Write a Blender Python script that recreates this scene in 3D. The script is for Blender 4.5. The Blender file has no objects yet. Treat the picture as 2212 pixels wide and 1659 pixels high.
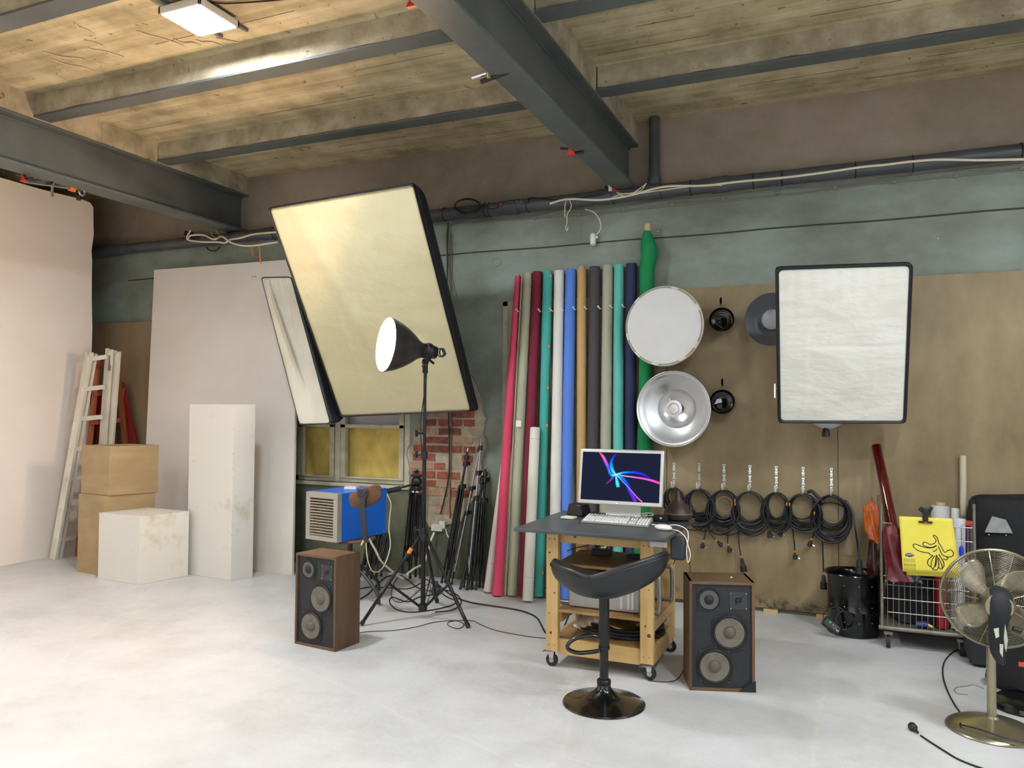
import bpy, bmesh, math, random
import numpy as np
from mathutils import Vector, Matrix
random.seed(7)
S = bpy.context.scene
COL = S.collection

# ------------------------------------------------------------------ camera
F_PX, PITCH, YAW, ROLL, CAMH = 1690.0, math.radians(1.72), math.radians(-23.4), math.radians(.37), 1.5
def cam_axes():
    cy, sy, cp, sp = math.cos(YAW), math.sin(YAW), math.cos(PITCH), math.sin(PITCH)
    f = Vector((sy*cp, cy*cp, sp)); r = Vector((cy, -sy, 0)); u = r.cross(f)
    return r*math.cos(ROLL)+u*math.sin(ROLL), -r*math.sin(ROLL)+u*math.cos(ROLL), f
CR, CU, CF = cam_axes()
cd = bpy.data.cameras.new('camera'); cam = bpy.data.objects.new('camera', cd); COL.objects.link(cam)
cd.sensor_fit = 'HORIZONTAL'; cd.sensor_width = 36; cd.lens = 36*F_PX/2212; cd.clip_start = .05; cd.clip_end = 100
cam.matrix_world = Matrix(((CR.x, CU.x, -CF.x, 0), (CR.y, CU.y, -CF.y, 0), (CR.z, CU.z, -CF.z, CAMH), (0, 0, 0, 1)))
S.camera = cam
def at(x, y, ax, val):
    """world point seen at photo pixel (x, y) on the plane ax=val"""
    d = CF+CR*((x-1106)/F_PX)-CU*((y-829.5)/F_PX); i = 'xyz'.index(ax)
    o = Vector((0, 0, CAMH)); return o+d*((val-o[i])/d[i])
def fl(x, y): return at(x, y, 'z', 0)

# ------------------------------------------------------------------ view, world, lamps
S.view_settings.view_transform = 'Standard'; S.view_settings.look = 'None'
S.view_settings.exposure = 0.62; S.view_settings.gamma = 1; S.view_settings.use_curve_mapping = False
try:
    S.cycles.use_denoising = True; S.cycles.max_bounces = 8; S.cycles.diffuse_bounces = 5
    S.cycles.sample_clamp_indirect = 6; S.cycles.caustics_reflective = False; S.cycles.caustics_refractive = False
except Exception: pass
w = bpy.data.worlds.new('world'); S.world = w; w.use_nodes = True
w.node_tree.nodes['Background'].inputs[0].default_value = (.8, .9, 1, 1)
w.node_tree.nodes['Background'].inputs[1].default_value = .02
PANEL_E = 235.0         # radiance of a ceiling LED panel
SPOT_E = 185.0          # radiance of the round work lamp

FILL_WIN_E = 1.8             # radiance of the added fill windows behind and beside the camera

# ------------------------------------------------------------------ materials
def C(r, g, b):
    def l(v):
        v /= 255.; return v/12.92 if v <= .04045 else ((v+.055)/1.055)**2.4
    return (l(r), l(g), l(b), 1)
MATS = {}
def M(name, col, rough=.6, metal=0, var=None, vs=4, vd=4, bump=0, bs=60, coat=0, stretch=(1, 1, 1), lo=.4, hi=.65, alpha=1, trans=0, coord='Object', rvar=0, bdist=.01):
    if name in MATS: return MATS[name]
    m = bpy.data.materials.new(name); m.use_nodes = True; nt = m.node_tree; N = nt.nodes; L = nt.links
    b = N['Principled BSDF']; b.inputs['Base Color'].default_value = C(*col); b.inputs['Roughness'].default_value = rough
    b.inputs['Metallic'].default_value = metal; b.inputs['Coat Weight'].default_value = coat
    b.inputs['Alpha'].default_value = alpha; b.inputs['Transmission Weight'].default_value = trans
    m.diffuse_color = C(*col)
    if var or bump or rvar:
        tc = N.new('ShaderNodeTexCoord'); mp = N.new('ShaderNodeMapping'); mp.inputs['Scale'].default_value = stretch
        L.new(tc.outputs[coord], mp.inputs[0])
    if var or rvar:
        n = N.new('ShaderNodeTexNoise'); n.inputs['Scale'].default_value = vs; n.inputs['Detail'].default_value = vd; n.inputs['Roughness'].default_value = .6
        L.new(mp.outputs[0], n.inputs['Vector'])
        if var:
            r = N.new('ShaderNodeValToRGB'); r.color_ramp.elements[0].position = lo; r.color_ramp.elements[1].position = hi
            r.color_ramp.elements[0].color = C(*col); r.color_ramp.elements[1].color = C(*var)
            L.new(n.outputs['Fac'], r.inputs[0]); L.new(r.outputs[0], b.inputs['Base Color'])
        if rvar:
            mr = N.new('ShaderNodeMapRange'); mr.inputs['To Min'].default_value = rough-rvar; mr.inputs['To Max'].default_value = rough+rvar
            mr.inputs['From Min'].default_value = .35; mr.inputs['From Max'].default_value = .65
            L.new(n.outputs['Fac'], mr.inputs['Value']); L.new(mr.outputs[0], b.inputs['Roughness'])
    if bump:
        n2 = N.new('ShaderNodeTexNoise'); n2.inputs['Scale'].default_value = bs; n2.inputs['Detail'].default_value = 5
        L.new(mp.outputs[0], n2.inputs['Vector']); bp = N.new('ShaderNodeBump'); bp.inputs['Strength'].default_value = bump; bp.inputs['Distance'].default_value = bdist
        L.new(n2.outputs['Fac'], bp.inputs['Height']); L.new(bp.outputs[0], b.inputs['Normal'])
    MATS[name] = m; return m
def EM(name, col, s):
    if name in MATS: return MATS[name]
    m = bpy.data.materials.new(name); m.use_nodes = True; nt = m.node_tree; nt.nodes.clear()
    e = nt.nodes.new('ShaderNodeEmission'); o = nt.nodes.new('ShaderNodeOutputMaterial'); e.inputs[0].default_value = C(*col); e.inputs[1].default_value = s
    nt.links.new(e.outputs[0], o.inputs[0]); MATS[name] = m; return m

def wood(name, a, b, scale=(3, 3, 40), knots=False, rough=.55):
    """grain: noise stretched along one axis"""
    return M(name, a, rough, var=b, vs=1.0, vd=5, stretch=scale, lo=.3, hi=.7, bump=.05, bs=3)

def wall_material():
    m = bpy.data.materials.new('painted_plaster'); m.use_nodes = True; nt = m.node_tree; N = nt.nodes; L = nt.links; b = N['Principled BSDF']
    g = N.new('ShaderNodeNewGeometry'); sp = N.new('ShaderNodeSeparateXYZ'); L.new(g.outputs['Position'], sp.inputs[0])
    def noise(s, d, st=(1, 1, 1)):
        mp = N.new('ShaderNodeMapping'); mp.inputs['Scale'].default_value = st; L.new(g.outputs['Position'], mp.inputs[0])
        n = N.new('ShaderNodeTexNoise'); n.inputs['Scale'].default_value = s; n.inputs['Detail'].default_value = d; n.inputs['Roughness'].default_value = .62
        L.new(mp.outputs[0], n.inputs['Vector']); return n.outputs['Fac']
    def ramp(f, els):
        r = N.new('ShaderNodeValToRGB'); e = r.color_ramp.elements
        while len(e) < len(els): e.new(.5)
        for k, (p, c) in zip(e, els): k.position = p; k.color = C(*c) if len(c) == 3 else c
        L.new(f, r.inputs[0]); return r.outputs[0]
    def mix(f, a, c):
        x = N.new('ShaderNodeMix'); x.data_type = 'RGBA'; L.new(f, x.inputs[0]); L.new(a, x.inputs[6]); L.new(c, x.inputs[7]); return x.outputs[2]
    low = ramp(noise(1.3, 7, (1, 1, 1.6)), [(.3, (108, 112, 97)), (.47, (126, 132, 119)), (.6, (137, 148, 137)), (.75, (150, 163, 155))])
    up = ramp(noise(1.1, 6), [(.35, (130, 118, 102)), (.52, (150, 136, 118)), (.7, (164, 150, 136))])
    # greenish foot of the wall, with its shade painted in too
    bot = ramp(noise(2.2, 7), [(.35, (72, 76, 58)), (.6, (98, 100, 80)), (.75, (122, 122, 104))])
    def step(v, a, c, nz=None, amp=0):
        if nz is not None:
            ad = N.new('ShaderNodeMath'); ad.operation = 'MULTIPLY_ADD'; L.new(nz, ad.inputs[0]); ad.inputs[1].default_value = amp; L.new(v, ad.inputs[2]); v = ad.outputs[0]
        r = N.new('ShaderNodeMapRange'); L.new(v, r.inputs['Value']); r.inputs['From Min'].default_value = a; r.inputs['From Max'].default_value = c; return r.outputs[0]
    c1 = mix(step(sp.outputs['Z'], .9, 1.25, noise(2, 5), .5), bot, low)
    c2 = mix(step(sp.outputs['Z'], 3.16, 3.18), c1, up)
    # pale chips
    chips = ramp(noise(17, 3), [(.745, (0, 0, 0, 1)), (.76, (1, 1, 1, 1))])
    ch = ramp(noise(3, 2), [(0, (190, 186, 172)), (1, (200, 196, 180))])
    c3 = mix(chips, c2, ch)
    L.new(c3, b.inputs['Base Color']); b.inputs['Roughness'].default_value = .62
    bp = N.new('ShaderNodeBump'); bp.inputs['Strength'].default_value = .35; bp.inputs['Distance'].default_value = .02
    L.new(noise(14, 8), bp.inputs['Height']); L.new(bp.outputs[0], b.inputs['Normal'])
    return m
def concrete_material(name, a, b_, c, along=True):
    m = bpy.data.materials.new(name); m.use_nodes = True; nt = m.node_tree; N = nt.nodes; L = nt.links; b = N['Principled BSDF']
    g = N.new('ShaderNodeNewGeometry')
    def noise(s, d, st=(1, 1, 1), rg=.6):
        mp = N.new('ShaderNodeMapping'); mp.inputs['Scale'].default_value = st; L.new(g.outputs['Position'], mp.inputs[0])
        n = N.new('ShaderNodeTexNoise'); n.inputs['Scale'].default_value = s; n.inputs['Detail'].default_value = d; n.inputs['Roughness'].default_value = rg
        L.new(mp.outputs[0], n.inputs['Vector']); return n.outputs['Fac']
    def mth(op, x, y):
        k = N.new('ShaderNodeMath'); k.operation = op
        for i, v in ((0, x), (1, y)):
            if isinstance(v, float): k.inputs[i].default_value = v
            else: L.new(v, k.inputs[i])
        return k.outputs[0]
    fac = mth('MULTIPLY', noise(3.0, 9), .55)
    st = mth('MULTIPLY', noise(1.0, 5, (.35, 11, 1)), .45) if along else mth('MULTIPLY', noise(5.0, 5), .45)
    f = mth('ADD', fac, st)
    r = N.new('ShaderNodeValToRGB'); e = r.color_ramp.elements; e.new(.5)
    for k, (p, cc) in zip(e, [(.38, a), (.5, b_), (.60, c)]): k.position = p; k.color = C(*cc)
    L.new(f, r.inputs[0])
    pit = N.new('ShaderNodeValToRGB'); pit.color_ramp.elements[0].position = .27; pit.color_ramp.elements[1].position = .31
    pit.color_ramp.elements[0].color = (.45, .4, .33, 1); pit.color_ramp.elements[1].color = (1, 1, 1, 1)
    L.new(noise(17, 2), pit.inputs[0])
    x = N.new('ShaderNodeMix'); x.data_type = 'RGBA'; x.blend_type = 'MULTIPLY'; x.inputs[0].default_value = 1
    L.new(r.outputs[0], x.inputs[6]); L.new(pit.outputs[0], x.inputs[7]); L.new(x.outputs[2], b.inputs['Base Color'])
    b.inputs['Roughness'].default_value = .85
    bp = N.new('ShaderNodeBump'); bp.inputs['Strength'].default_value = .6; bp.inputs['Distance'].default_value = .02
    L.new(mth('ADD', f, mth('MULTIPLY', noise(40, 4), .2)), bp.inputs['Height']); L.new(bp.outputs[0], b.inputs['Normal'])
    return m
def floor_material():
    m = bpy.data.materials.new('white_floor_paint'); m.use_nodes = True; nt = m.node_tree; N = nt.nodes; L = nt.links; b = N['Principled BSDF']
    g = N.new('ShaderNodeNewGeometry')
    def noise(s, d, st=(1, 1, 1)):
        mp = N.new('ShaderNodeMapping'); mp.inputs['Scale'].default_value = st; L.new(g.outputs['Position'], mp.inputs[0])
        n = N.new('ShaderNodeTexNoise'); n.inputs['Scale'].default_value = s; n.inputs['Detail'].default_value = d; n.inputs['Roughness'].default_value = .65
        L.new(mp.outputs[0], n.inputs['Vector']); return n.outputs['Fac']
    r = N.new('ShaderNodeValToRGB'); e = r.color_ramp.elements; e.new(.5)
    for k, (p, cc) in zip(e, [(.32, (190, 187, 183)), (.5, (206, 204, 202)), (.66, (214, 212, 210))]): k.position = p; k.color = C(*cc)
    L.new(noise(1.4, 9), r.inputs[0])
    # thin scuffs and hairline cracks in the paint
    v = N.new('ShaderNodeTexVoronoi'); v.feature = 'DISTANCE_TO_EDGE'; v.inputs['Scale'].default_value = .55
    wp = N.new('ShaderNodeMix'); wp.data_type = 'VECTOR'; wp.inputs[0].default_value = .12
    nz = N.new('ShaderNodeTexNoise'); nz.inputs['Scale'].default_value = 3; nz.inputs['Detail'].default_value = 6
    L.new(g.outputs['Position'], nz.inputs['Vector']); L.new(g.outputs['Position'], wp.inputs[4]); L.new(nz.outputs['Color'], wp.inputs[5]); L.new(wp.outputs[1], v.inputs['Vector'])
    cr = N.new('ShaderNodeValToRGB'); cr.color_ramp.elements[0].position = 0; cr.color_ramp.elements[1].position = .006
    cr.color_ramp.elements[0].color = (1.0, .98, .93, 1); cr.color_ramp.elements[1].color = (.93, .93, .93, 1); L.new(v.outputs['Distance'], cr.inputs[0])
    x = N.new('ShaderNodeMix'); x.data_type = 'RGBA'; x.blend_type = 'MULTIPLY'; x.inputs[0].default_value = 1
    L.new(r.outputs[0], x.inputs[6]); L.new(cr.outputs[0], x.inputs[7]); L.new(x.outputs[2], b.inputs['Base Color'])
    mr = N.new('ShaderNodeMapRange'); mr.inputs['From Min'].default_value = .35; mr.inputs['From Max'].default_value = .65
    mr.inputs['To Min'].default_value = .28; mr.inputs['To Max'].default_value = .5; L.new(noise(5, 6), mr.inputs['Value']); L.new(mr.outputs[0], b.inputs['Roughness'])
    bp = N.new('ShaderNodeBump'); bp.inputs['Strength'].default_value = .4; bp.inputs['Distance'].default_value = .012
    L.new(noise(9, 9), bp.inputs['Height']); L.new(bp.outputs[0], b.inputs['Normal'])
    return m

# ------------------------------------------------------------------ mesh builder
V = Vector
def frame_of(axis):
    a = V(axis).normalized(); t = V((0, 0, 1)) if abs(a.z) < .95 else V((1, 0, 0))
    u = a.cross(t).normalized(); return u, a.cross(u).normalized(), a
class MB:
    def __init__(s): s.v = []; s.f = []; s.c = None
    def add(s, vs, fs): k = len(s.v); s.v += [V(p) for p in vs]; s.f += [tuple(i+k for i in f) for f in fs]; return s
    def hexa(s, b, t):
        return s.add(list(b)+list(t), [(3, 2, 1, 0), (4, 5, 6, 7), (0, 1, 5, 4), (1, 2, 6, 5), (2, 3, 7, 6), (3, 0, 4, 7)])
    def box(s, x0, x1, y0, y1, z0, z1):
        return s.hexa([(x0, y0, z0), (x1, y0, z0), (x1, y1, z0), (x0, y1, z0)], [(x0, y0, z1), (x1, y0, z1), (x1, y1, z1), (x0, y1, z1)])
    def obox(s, c, sx, sy, sz, rz=0, R=None):
        R = R or Matrix.Rotation(rz, 3, 'Z'); c = V(c); q = [(-1, -1), (1, -1), (1, 1), (-1, 1)]
        f = lambda z: [c+R@V((a*sx/2, b*sy/2, z*sz/2)) for a, b in q]
        return s.hexa(f(-1), f(1))
    def bar(s, p, q, w, h, up=(0, 0, 1)):
        p, q = V(p), V(q); a = (q-p).normalized(); u = a.cross(V(up)); u = (u if u.length > .05 else a.cross(V((0, 1, 0)))).normalized(); v = u.cross(a)
        f = lambda c: [c+u*(i*w/2)+v*(j*h/2) for i, j in ((-1, -1), (1, -1), (1, 1), (-1, 1))]
        return s.hexa(f(p), f(q))
    def loft(s, rings, caps=True, closed=False):
        n = len(rings[0]); k = len(s.v)
        for r in rings: s.v += [V(p) for p in r]
        m = len(rings)
        for i in range(m if closed else m-1):
            a, b = k+i*n, k+((i+1) % m)*n
            for j in range(n): s.f.append((a+j, a+(j+1) % n, b+(j+1) % n, b+j))
        if caps and not closed:
            s.f.append(tuple(k+j for j in range(n))[::-1]); s.f.append(tuple(k+(m-1)*n+j for j in range(n)))
        return s
    def lathe(s, prof, o, axis=(0, 0, 1), n=32, caps=True, sq=None):
        u, v, a = frame_of(axis); o = V(o)
        return s.loft([[o+a*h+(u*math.cos(t)+v*math.sin(t))*r for t in [2*math.pi*j/n for j in range(n)]] for r, h in prof], caps)
    def cyl(s, p, q, r, r2=None, n=14):
        p, q = V(p), V(q); return s.lathe([(r, 0), (r if r2 is None else r2, (q-p).length)], p, q-p, n)
    def tube(s, pts, r, n=6, closed=False, flat=1):
        pts = [V(p) for p in pts]; m = len(pts); rings = []; u = None
        for i in range(m):
            a = (pts[(i+1) % m]-pts[i-1]) if (closed or 0 < i < m-1) else (pts[1]-pts[0] if i == 0 else pts[-1]-pts[-2])
            if a.length < 1e-9: a = V((0, 0, 1))
            a.normalize()
            if u is None: u = frame_of(a)[0]
            u = (u-a*u.dot(a)); u = u.normalized() if u.length > 1e-6 else frame_of(a)[0]
            v = a.cross(u); rr = r[i] if isinstance(r, (list, tuple)) else r
            rings.append([pts[i]+(u*math.cos(t)+v*math.sin(t)*flat)*rr for t in [2*math.pi*j/n for j in range(n)]])
        return s.loft(rings, True, closed)
    def sph(s, c, rx, ry=None, rz=None, n=16, m=10, R=None):
        ry = ry or rx; rz = rz or rx; c = V(c); R = R or Matrix.Identity(3)
        return s.loft([[c+R@V((rx*math.cos(2*math.pi*j/n)*math.sin(p), ry*math.sin(2*math.pi*j/n)*math.sin(p), -rz*math.cos(p))) for j in range(n)] for p in [.02+(math.pi-.04)*i/m for i in range(m+1)]])
    def poly(s, pts, d):
        """extrude polygon (3D points) by vector d"""
        n = len(pts); d = V(d); k = len(s.v); s.v += [V(p) for p in pts]+[V(p)+d for p in pts]
        s.f.append(tuple(k+i for i in range(n))[::-1]); s.f.append(tuple(k+n+i for i in range(n)))
        for i in range(n): s.f.append((k+i, k+(i+1) % n, k+n+(i+1) % n, k+n+i))
        return s
    def ring(s, c, axis, r, t, n=48, m=8):
        u, v, a = frame_of(axis); c = V(c)
        return s.tube([c+(u*math.cos(x)+v*math.sin(x))*r for x in [2*math.pi*j/n for j in range(n)]], t, m, True)
    def build(s, name, mat, parent=None, bevel=0, smooth=True, loc=None, sub=0, solid=0, seg=2):
        base = V((0, 0, 0)); p = parent
        while p: base += p.location; p = p.parent
        if loc is not None: base = base+V(loc) if parent else V(loc)
        me = bpy.data.meshes.new(name); me.from_pydata([v-base for v in s.v], [], s.f)
        bm = bmesh.new(); bm.from_mesh(me); bmesh.ops.recalc_face_normals(bm, faces=bm.faces); bm.to_mesh(me); bm.free()
        if s.c:
            at_ = me.color_attributes.new('Col', 'FLOAT_COLOR', 'POINT')
            for i, c in enumerate(s.c): at_.data[i].color = c
        me.materials.append(mat)
        o = bpy.data.objects.new(name, me); COL.objects.link(o)
        if loc is not None: o.location = V(loc)
        if parent: o.parent = parent
        if smooth:
            me.shade_smooth(); me.set_sharp_from_angle(angle=math.radians(38))
        if bevel:
            b = o.modifiers.new('bevel', 'BEVEL'); b.width = bevel; b.segments = seg; b.limit_method = 'ANGLE'; b.angle_limit = math.radians(40)
        if solid:
            b = o.modifiers.new('solid', 'SOLIDIFY'); b.thickness = solid
        if sub:
            b = o.modifiers.new('sub', 'SUBSURF'); b.levels = sub; b.render_levels = sub
        return o
def spline(pts, k=8, closed=False):
    P = [V(p) for p in pts]; n = len(P); out = []
    rng = range(n) if closed else range(n-1)
    for i in rng:
        a = P[i-1] if (i > 0 or closed) else P[0]; b = P[i]; c = P[(i+1) % n]; d = P[(i+2) % n] if (i+2 < n or closed) else P[-1]
        for j in range(k):
            t = j/k; out.append(.5*((2*b)+(c-a)*t+(2*a-5*b+4*c-d)*t*t+(3*b-a-3*c+d)*t**3))
    if not closed: out.append(P[-1])
    return out
def tag(o, label=None, cat=None, group=None, kind=None):
    if label: o['label'] = label
    if cat: o['category'] = cat
    if group: o['group'] = group
    if kind: o['kind'] = kind
    return o
def thing(name, label, cat, loc, group=None):
    o = bpy.data.objects.new(name, None); COL.objects.link(o); o.location = V(loc); o.empty_display_size = .1
    return tag(o, label, cat, group)
def struct(o, label=None): o['kind'] = 'structure'; (label and tag(o, label)); return o
def dup(root, loc, label, rz=0):
    def cp(o, par):
        c = o.copy(); COL.objects.link(c); c.parent = par
        for ch in o.children: cp(ch, c)
        return c
    r = cp(root, None); r.location = V(loc); r.rotation_euler = (0, 0, rz); r['label'] = label; return r

# ================================================================== THE ROOM
WY = 6.12; CZ = 3.80
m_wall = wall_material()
m_conc = concrete_material('board_marked_concrete', (146, 134, 101), (182, 167, 131), (208, 194, 158))
m_conc2 = concrete_material('rough_concrete', (138, 128, 106), (166, 155, 130), (190, 179, 155), False)
m_white = M('white_wall_paint', (240, 228, 216), .6, var=(244, 234, 224), vs=1.5, bump=.08, bs=90)
m_steel = M('grey_beam_paint', (84, 89, 87), .5, var=(98, 101, 98), vs=2.2, vd=6, bump=.06, bs=70)
m_floor = floor_material()
fo = MB().box(-9, 4.2, -4, 6.5, -.2, 0).build('floor', m_floor, smooth=False); struct(fo)
ce = MB().box(-9, 4.2, -4, 6.5, CZ, CZ+.2).build('ceiling', m_conc, smooth=False); struct(ce)
# back wall with the window opening
WX0, WX1, WZ0, WZ1 = -4.95, -3.645, .79, 2.15
b = MB()
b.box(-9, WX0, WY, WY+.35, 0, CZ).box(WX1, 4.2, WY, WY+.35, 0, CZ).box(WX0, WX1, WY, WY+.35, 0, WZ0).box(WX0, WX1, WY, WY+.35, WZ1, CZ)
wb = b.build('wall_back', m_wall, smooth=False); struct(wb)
MB().box(WX0, WX1, WY+.28, WY+.34, WZ0, WZ1).build('wall_recess', m_wall, wb, smooth=False)['kind'] = 'structure'
# shadow groove in the plaster at 2.85 m and a fine one below it
m_groove = M('dark_groove', (62, 62, 56), .9)
g = MB()
pts = [(-7.2+.35*i, WY-.002, 2.852+.004*math.sin(i*1.7)) for i in range(33)]
for p, q in zip(pts, pts[1:]): g.bar(p, q, .008, .011)
g.build('plaster_groove', m_groove, wb, smooth=False)
# left white partition, stopping short of the back wall
b = MB()
zz = [(y, 3.605) for y in (-3.6, 4.8)]+[(5.1, 3.6), (5.4, 3.605), (5.55, 3.612), (5.66, 3.60)]
edge = [(5.70, 3.56), (5.705, 3.4), (5.712, 3.28), (5.70, 3.18), (5.69, 3.1), (5.70, 3.0), (5.70, 2.9), (5.705, 2.6), (5.72, 2.3), (5.715, 1.6), (5.72, .9), (5.72, 0)]
prof = [(-3.6, 0)]+zz+edge
b.poly([(-7.24, y, z) for y, z in prof], (-.13, 0, 0))
wl = b.build('wall_left', m_white, smooth=False); struct(wl)
# outer shell
struct(MB().box(-9.1, -8.9, -4, 6.5, 0, CZ).build('wall_outer', m_wall, smooth=False))
struct(MB().box(4.2, 4.4, -4, 6.5, 0, CZ).build('wall_right', m_white, smooth=False))
struct(MB().box(-9.1, 4.4, -4.2, -4, 0, CZ).build('wall_front', m_white, smooth=False))
# windows added to the unseen walls, their panes glow as fill light
m_day = EM('added_daylight', (236, 244, 255), FILL_WIN_E)
m_wfr = M('window_frame_paint', (200, 200, 196), .5)
def window(n, cx, cy, w_, along):
    z0, z1 = 1.0, 3.2
    f = (lambda a, b_, d0, d1, za, zb, mb: mb.box(cx+a, cx+b_, cy+d0, cy+d1, za, zb)) if along == 'x' else (lambda a, b_, d0, d1, za, zb, mb: mb.box(cx-d1, cx-d0, cy+a, cy+b_, za, zb))
    mb = MB(); k = 4
    for i in range(k+1): x = -w_/2+w_*i/k; f(x-.03, x+.03, .0, .06, z0, z1, mb)
    for z in (z0, (z0+z1)/2, z1): f(-w_/2, w_/2, .0, .06, z-.03, z+.03, mb)
    o = struct(mb.build('window_%d' % n, m_wfr, smooth=False)); mb = MB(); f(-w_/2, w_/2, .01, .03, z0, z1, mb); mb.build('pane', m_day, o, smooth=False)
window(2, -1.5, -4.0, 5.0, 'x'); window(3, 4.2, 1.2, 4.0, 'y')
# steel I-beams running in depth
def ibeam(x, hw, name):
    b = MB()
    b.box(x-hw, x+hw, -4, WY+.02, 3.245, 3.265); b.box(x-.007, x+.007, -4, WY+.02, 3.265, 3.60); b.box(x-hw, x+hw, -4, WY+.02, 3.60, 3.62)
    for s in (-1, 1):   # fillet at the web
        b.bar((x+s*.012, -4, 3.594), (x+s*.012, WY, 3.594), .02, .014)
    for y in (1.1, 3.05, 5.0): b.box(x-hw*.9, x+hw*.9, y, y+.01, 3.266, 3.599)if False else None
    o = b.build(name, m_steel, bevel=.003, smooth=False); return struct(o)
bl = ibeam(-5.655, .105, 'trim_1'); bl['label'] = 'grey steel beam over the white wall side'
bc = ibeam(-1.64, .088, 'trim_2'); bc['label'] = 'grey steel beam above the paper rolls'
ibeam(2.35, .1, 'trim_3')
# concrete haunches on the beams and concrete cross ribs with steel feet
YR = [-2.9, -1.76, -.62, .52, 1.66, 2.78, 3.87, 5.0]
def haunch(x, hw, name):
    b = MB(); rnd = random.Random(3)
    for s in (-1, 1):
        n = 60; ys = [-4+i*(WY+4)/n for i in range(n+1)]
        for y0, y1 in zip(ys, ys[1:]):
            a = s*(hw-.006+rnd.uniform(-.004, .004)); b.box(min(x+s*.02, x+a), max(x+s*.02, x+a), y0, y1, 3.622, CZ+.01)
    o = b.build(name, m_conc2, smooth=False); return struct(o)
haunch(-5.655, .108, 'trim_4'); haunch(-1.64, .09, 'trim_5'); haunch(2.35, .1, 'trim_6')
rf = None
for k, y in enumerate(YR):
    b = MB(); rnd = random.Random(k)
    for x0, x1 in ((-9, -5.76), (-5.55, -1.73), (-1.55, 2.25), (2.45, 4.2)):
        n = 34; xs = [x0+(x1-x0)*i/n for i in range(n+1)]
        pr_ = []
        for x in xs: pr_.append([(x, y+rnd.uniform(-.003, .003), CZ+.005), (x, y-.004+rnd.uniform(-.004, .004), 3.70), (x, y+rnd.uniform(-.006, .004), 3.652+rnd.uniform(-.006, .006)), (x, y+.11, 3.652), (x, y+.115, CZ+.005)])
        b.loft(pr_)
    o = b.build('trim_%d' % (7+k), m_conc2, smooth=False); struct(o)
    b = MB()
    for x0, x1 in ((-9, -5.72), (-5.6, -1.7), (-1.58, 2.3), (2.4, 4.2)): b.box(x0, x1, y-.012, y+.122, 3.632, 3.648)
    b.build('steel_foot', m_steel, o, bevel=.002, smooth=False)
# formwork board joints, peeling seams and stubs on the ceiling
m_seam = M('pale_seam', (196, 182, 150), .9); m_dseam = M('dark_seam', (92, 80, 60), .9)
b = MB(); d = MB(); rnd = random.Random(11)
for x0, x1 in ((-5.5, -1.8), (-1.5, 2.2)):
    for y in (3.0, 3.42, 3.6, 4.15, 4.3, 4.42, 4.55, 4.7, 4.83, 5.3, 5.5, 5.68, 5.9):
        a = x0
        while a < x1-.2:
            if rnd.random() < (.55 if x0 < -5 else .75): a += rnd.uniform(.3, 1.2); continue
            l = rnd.uniform(.3, 1.1); e = min(a+l, x1); yy = y+rnd.uniform(-.008, .008)
            (b if rnd.random() < .45 and x0 < -5 else d).box(a, e, yy, yy+rnd.uniform(.002, .005), CZ-.002, CZ+.001); a = e+rnd.uniform(.0, .5)
for (px, py, l, an) in [(225, 110, .2, 1.2), (180, 60, .16, 1.9), (140, 120, .22, 1.0), (160, 140, .25, 1.3), (345, 80, .28, 1.25), (130, 165, .16, 2.3), (405, 90, .14, 1.1), (450, 90, .14, 1.1), (490, 85, .12, 1.1), (200, 90, .12, 1.6), (820, 40, .14, 1.9), (1020, 190, .12, 1.3), (1080, 200, .2, 2.6), (1060, 215, .25, 2.7), (890, 215, .12, 1.2), (920, 235, .12, 1.2), (640, 320, .12, 1.5), (660, 318, .1, 1.5)]:
    p = at(px, py, 'z', CZ); k = [p+V((math.cos(-an)*l*t+.02*math.sin(5*t), math.sin(-an)*-l*t+.015*math.sin(7*t+px), -.006)) for t in [i/6-.5 for i in range(7)]]
    b.tube(k, .0045, 5)
b.build('pale_seam', m_seam, ce, smooth=False); d.build('dark_seam', m_dseam, ce, smooth=False)

# ---- brick patch where the plaster has come off
outl = [(975, 800), (1012, 806), (1030, 826), (1040, 850), (1044, 878), (1050, 905), (1046, 940), (1052, 965), (1043, 1000), (1044, 1040), (1030, 1075), (1010, 1100), (995, 1128), (960, 1135), (930, 1140), (912, 1112), (899, 1085), (886, 1062), (889, 1030), (883, 1003), (882, 975), (890, 950), (893, 925), (905, 912), (912, 880), (930, 840), (950, 815)]
P2 = [at(x, y, 'y', WY) for x, y in outl]; P2 = spline(P2, 3, True)
rnd = random.Random(5); P2 = [p+V((rnd.uniform(-.01, .01), 0, rnd.uniform(-.01, .01))) for p in P2]
m_mort = M('old_mortar', (150, 136, 116), .9, var=(178, 166, 146), vs=9, vd=8, bump=.8, bs=30)
bp = MB().poly([(p.x, WY-.006, p.z) for p in P2], (0, .01, 0)).build('brick_patch', m_mort, wb, smooth=False)
rim = MB().tube([(p.x, WY-.006, p.z) for p in P2], [rnd.uniform(.004, .011) for _ in P2], 6, True).build('plaster_edge', m_wall, wb)
def inside(x, z):
    c = False; n = len(P2)
    for i in range(n):
        a, q = P2[i], P2[(i+1) % n]
        if (a.z > z) != (q.z > z) and x < (q.x-a.x)*(z-a.z)/(q.z-a.z)+a.x: c = not c
    return c
bricks = [MB() for _ in range(3)]
row = 0; z = .56
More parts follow.
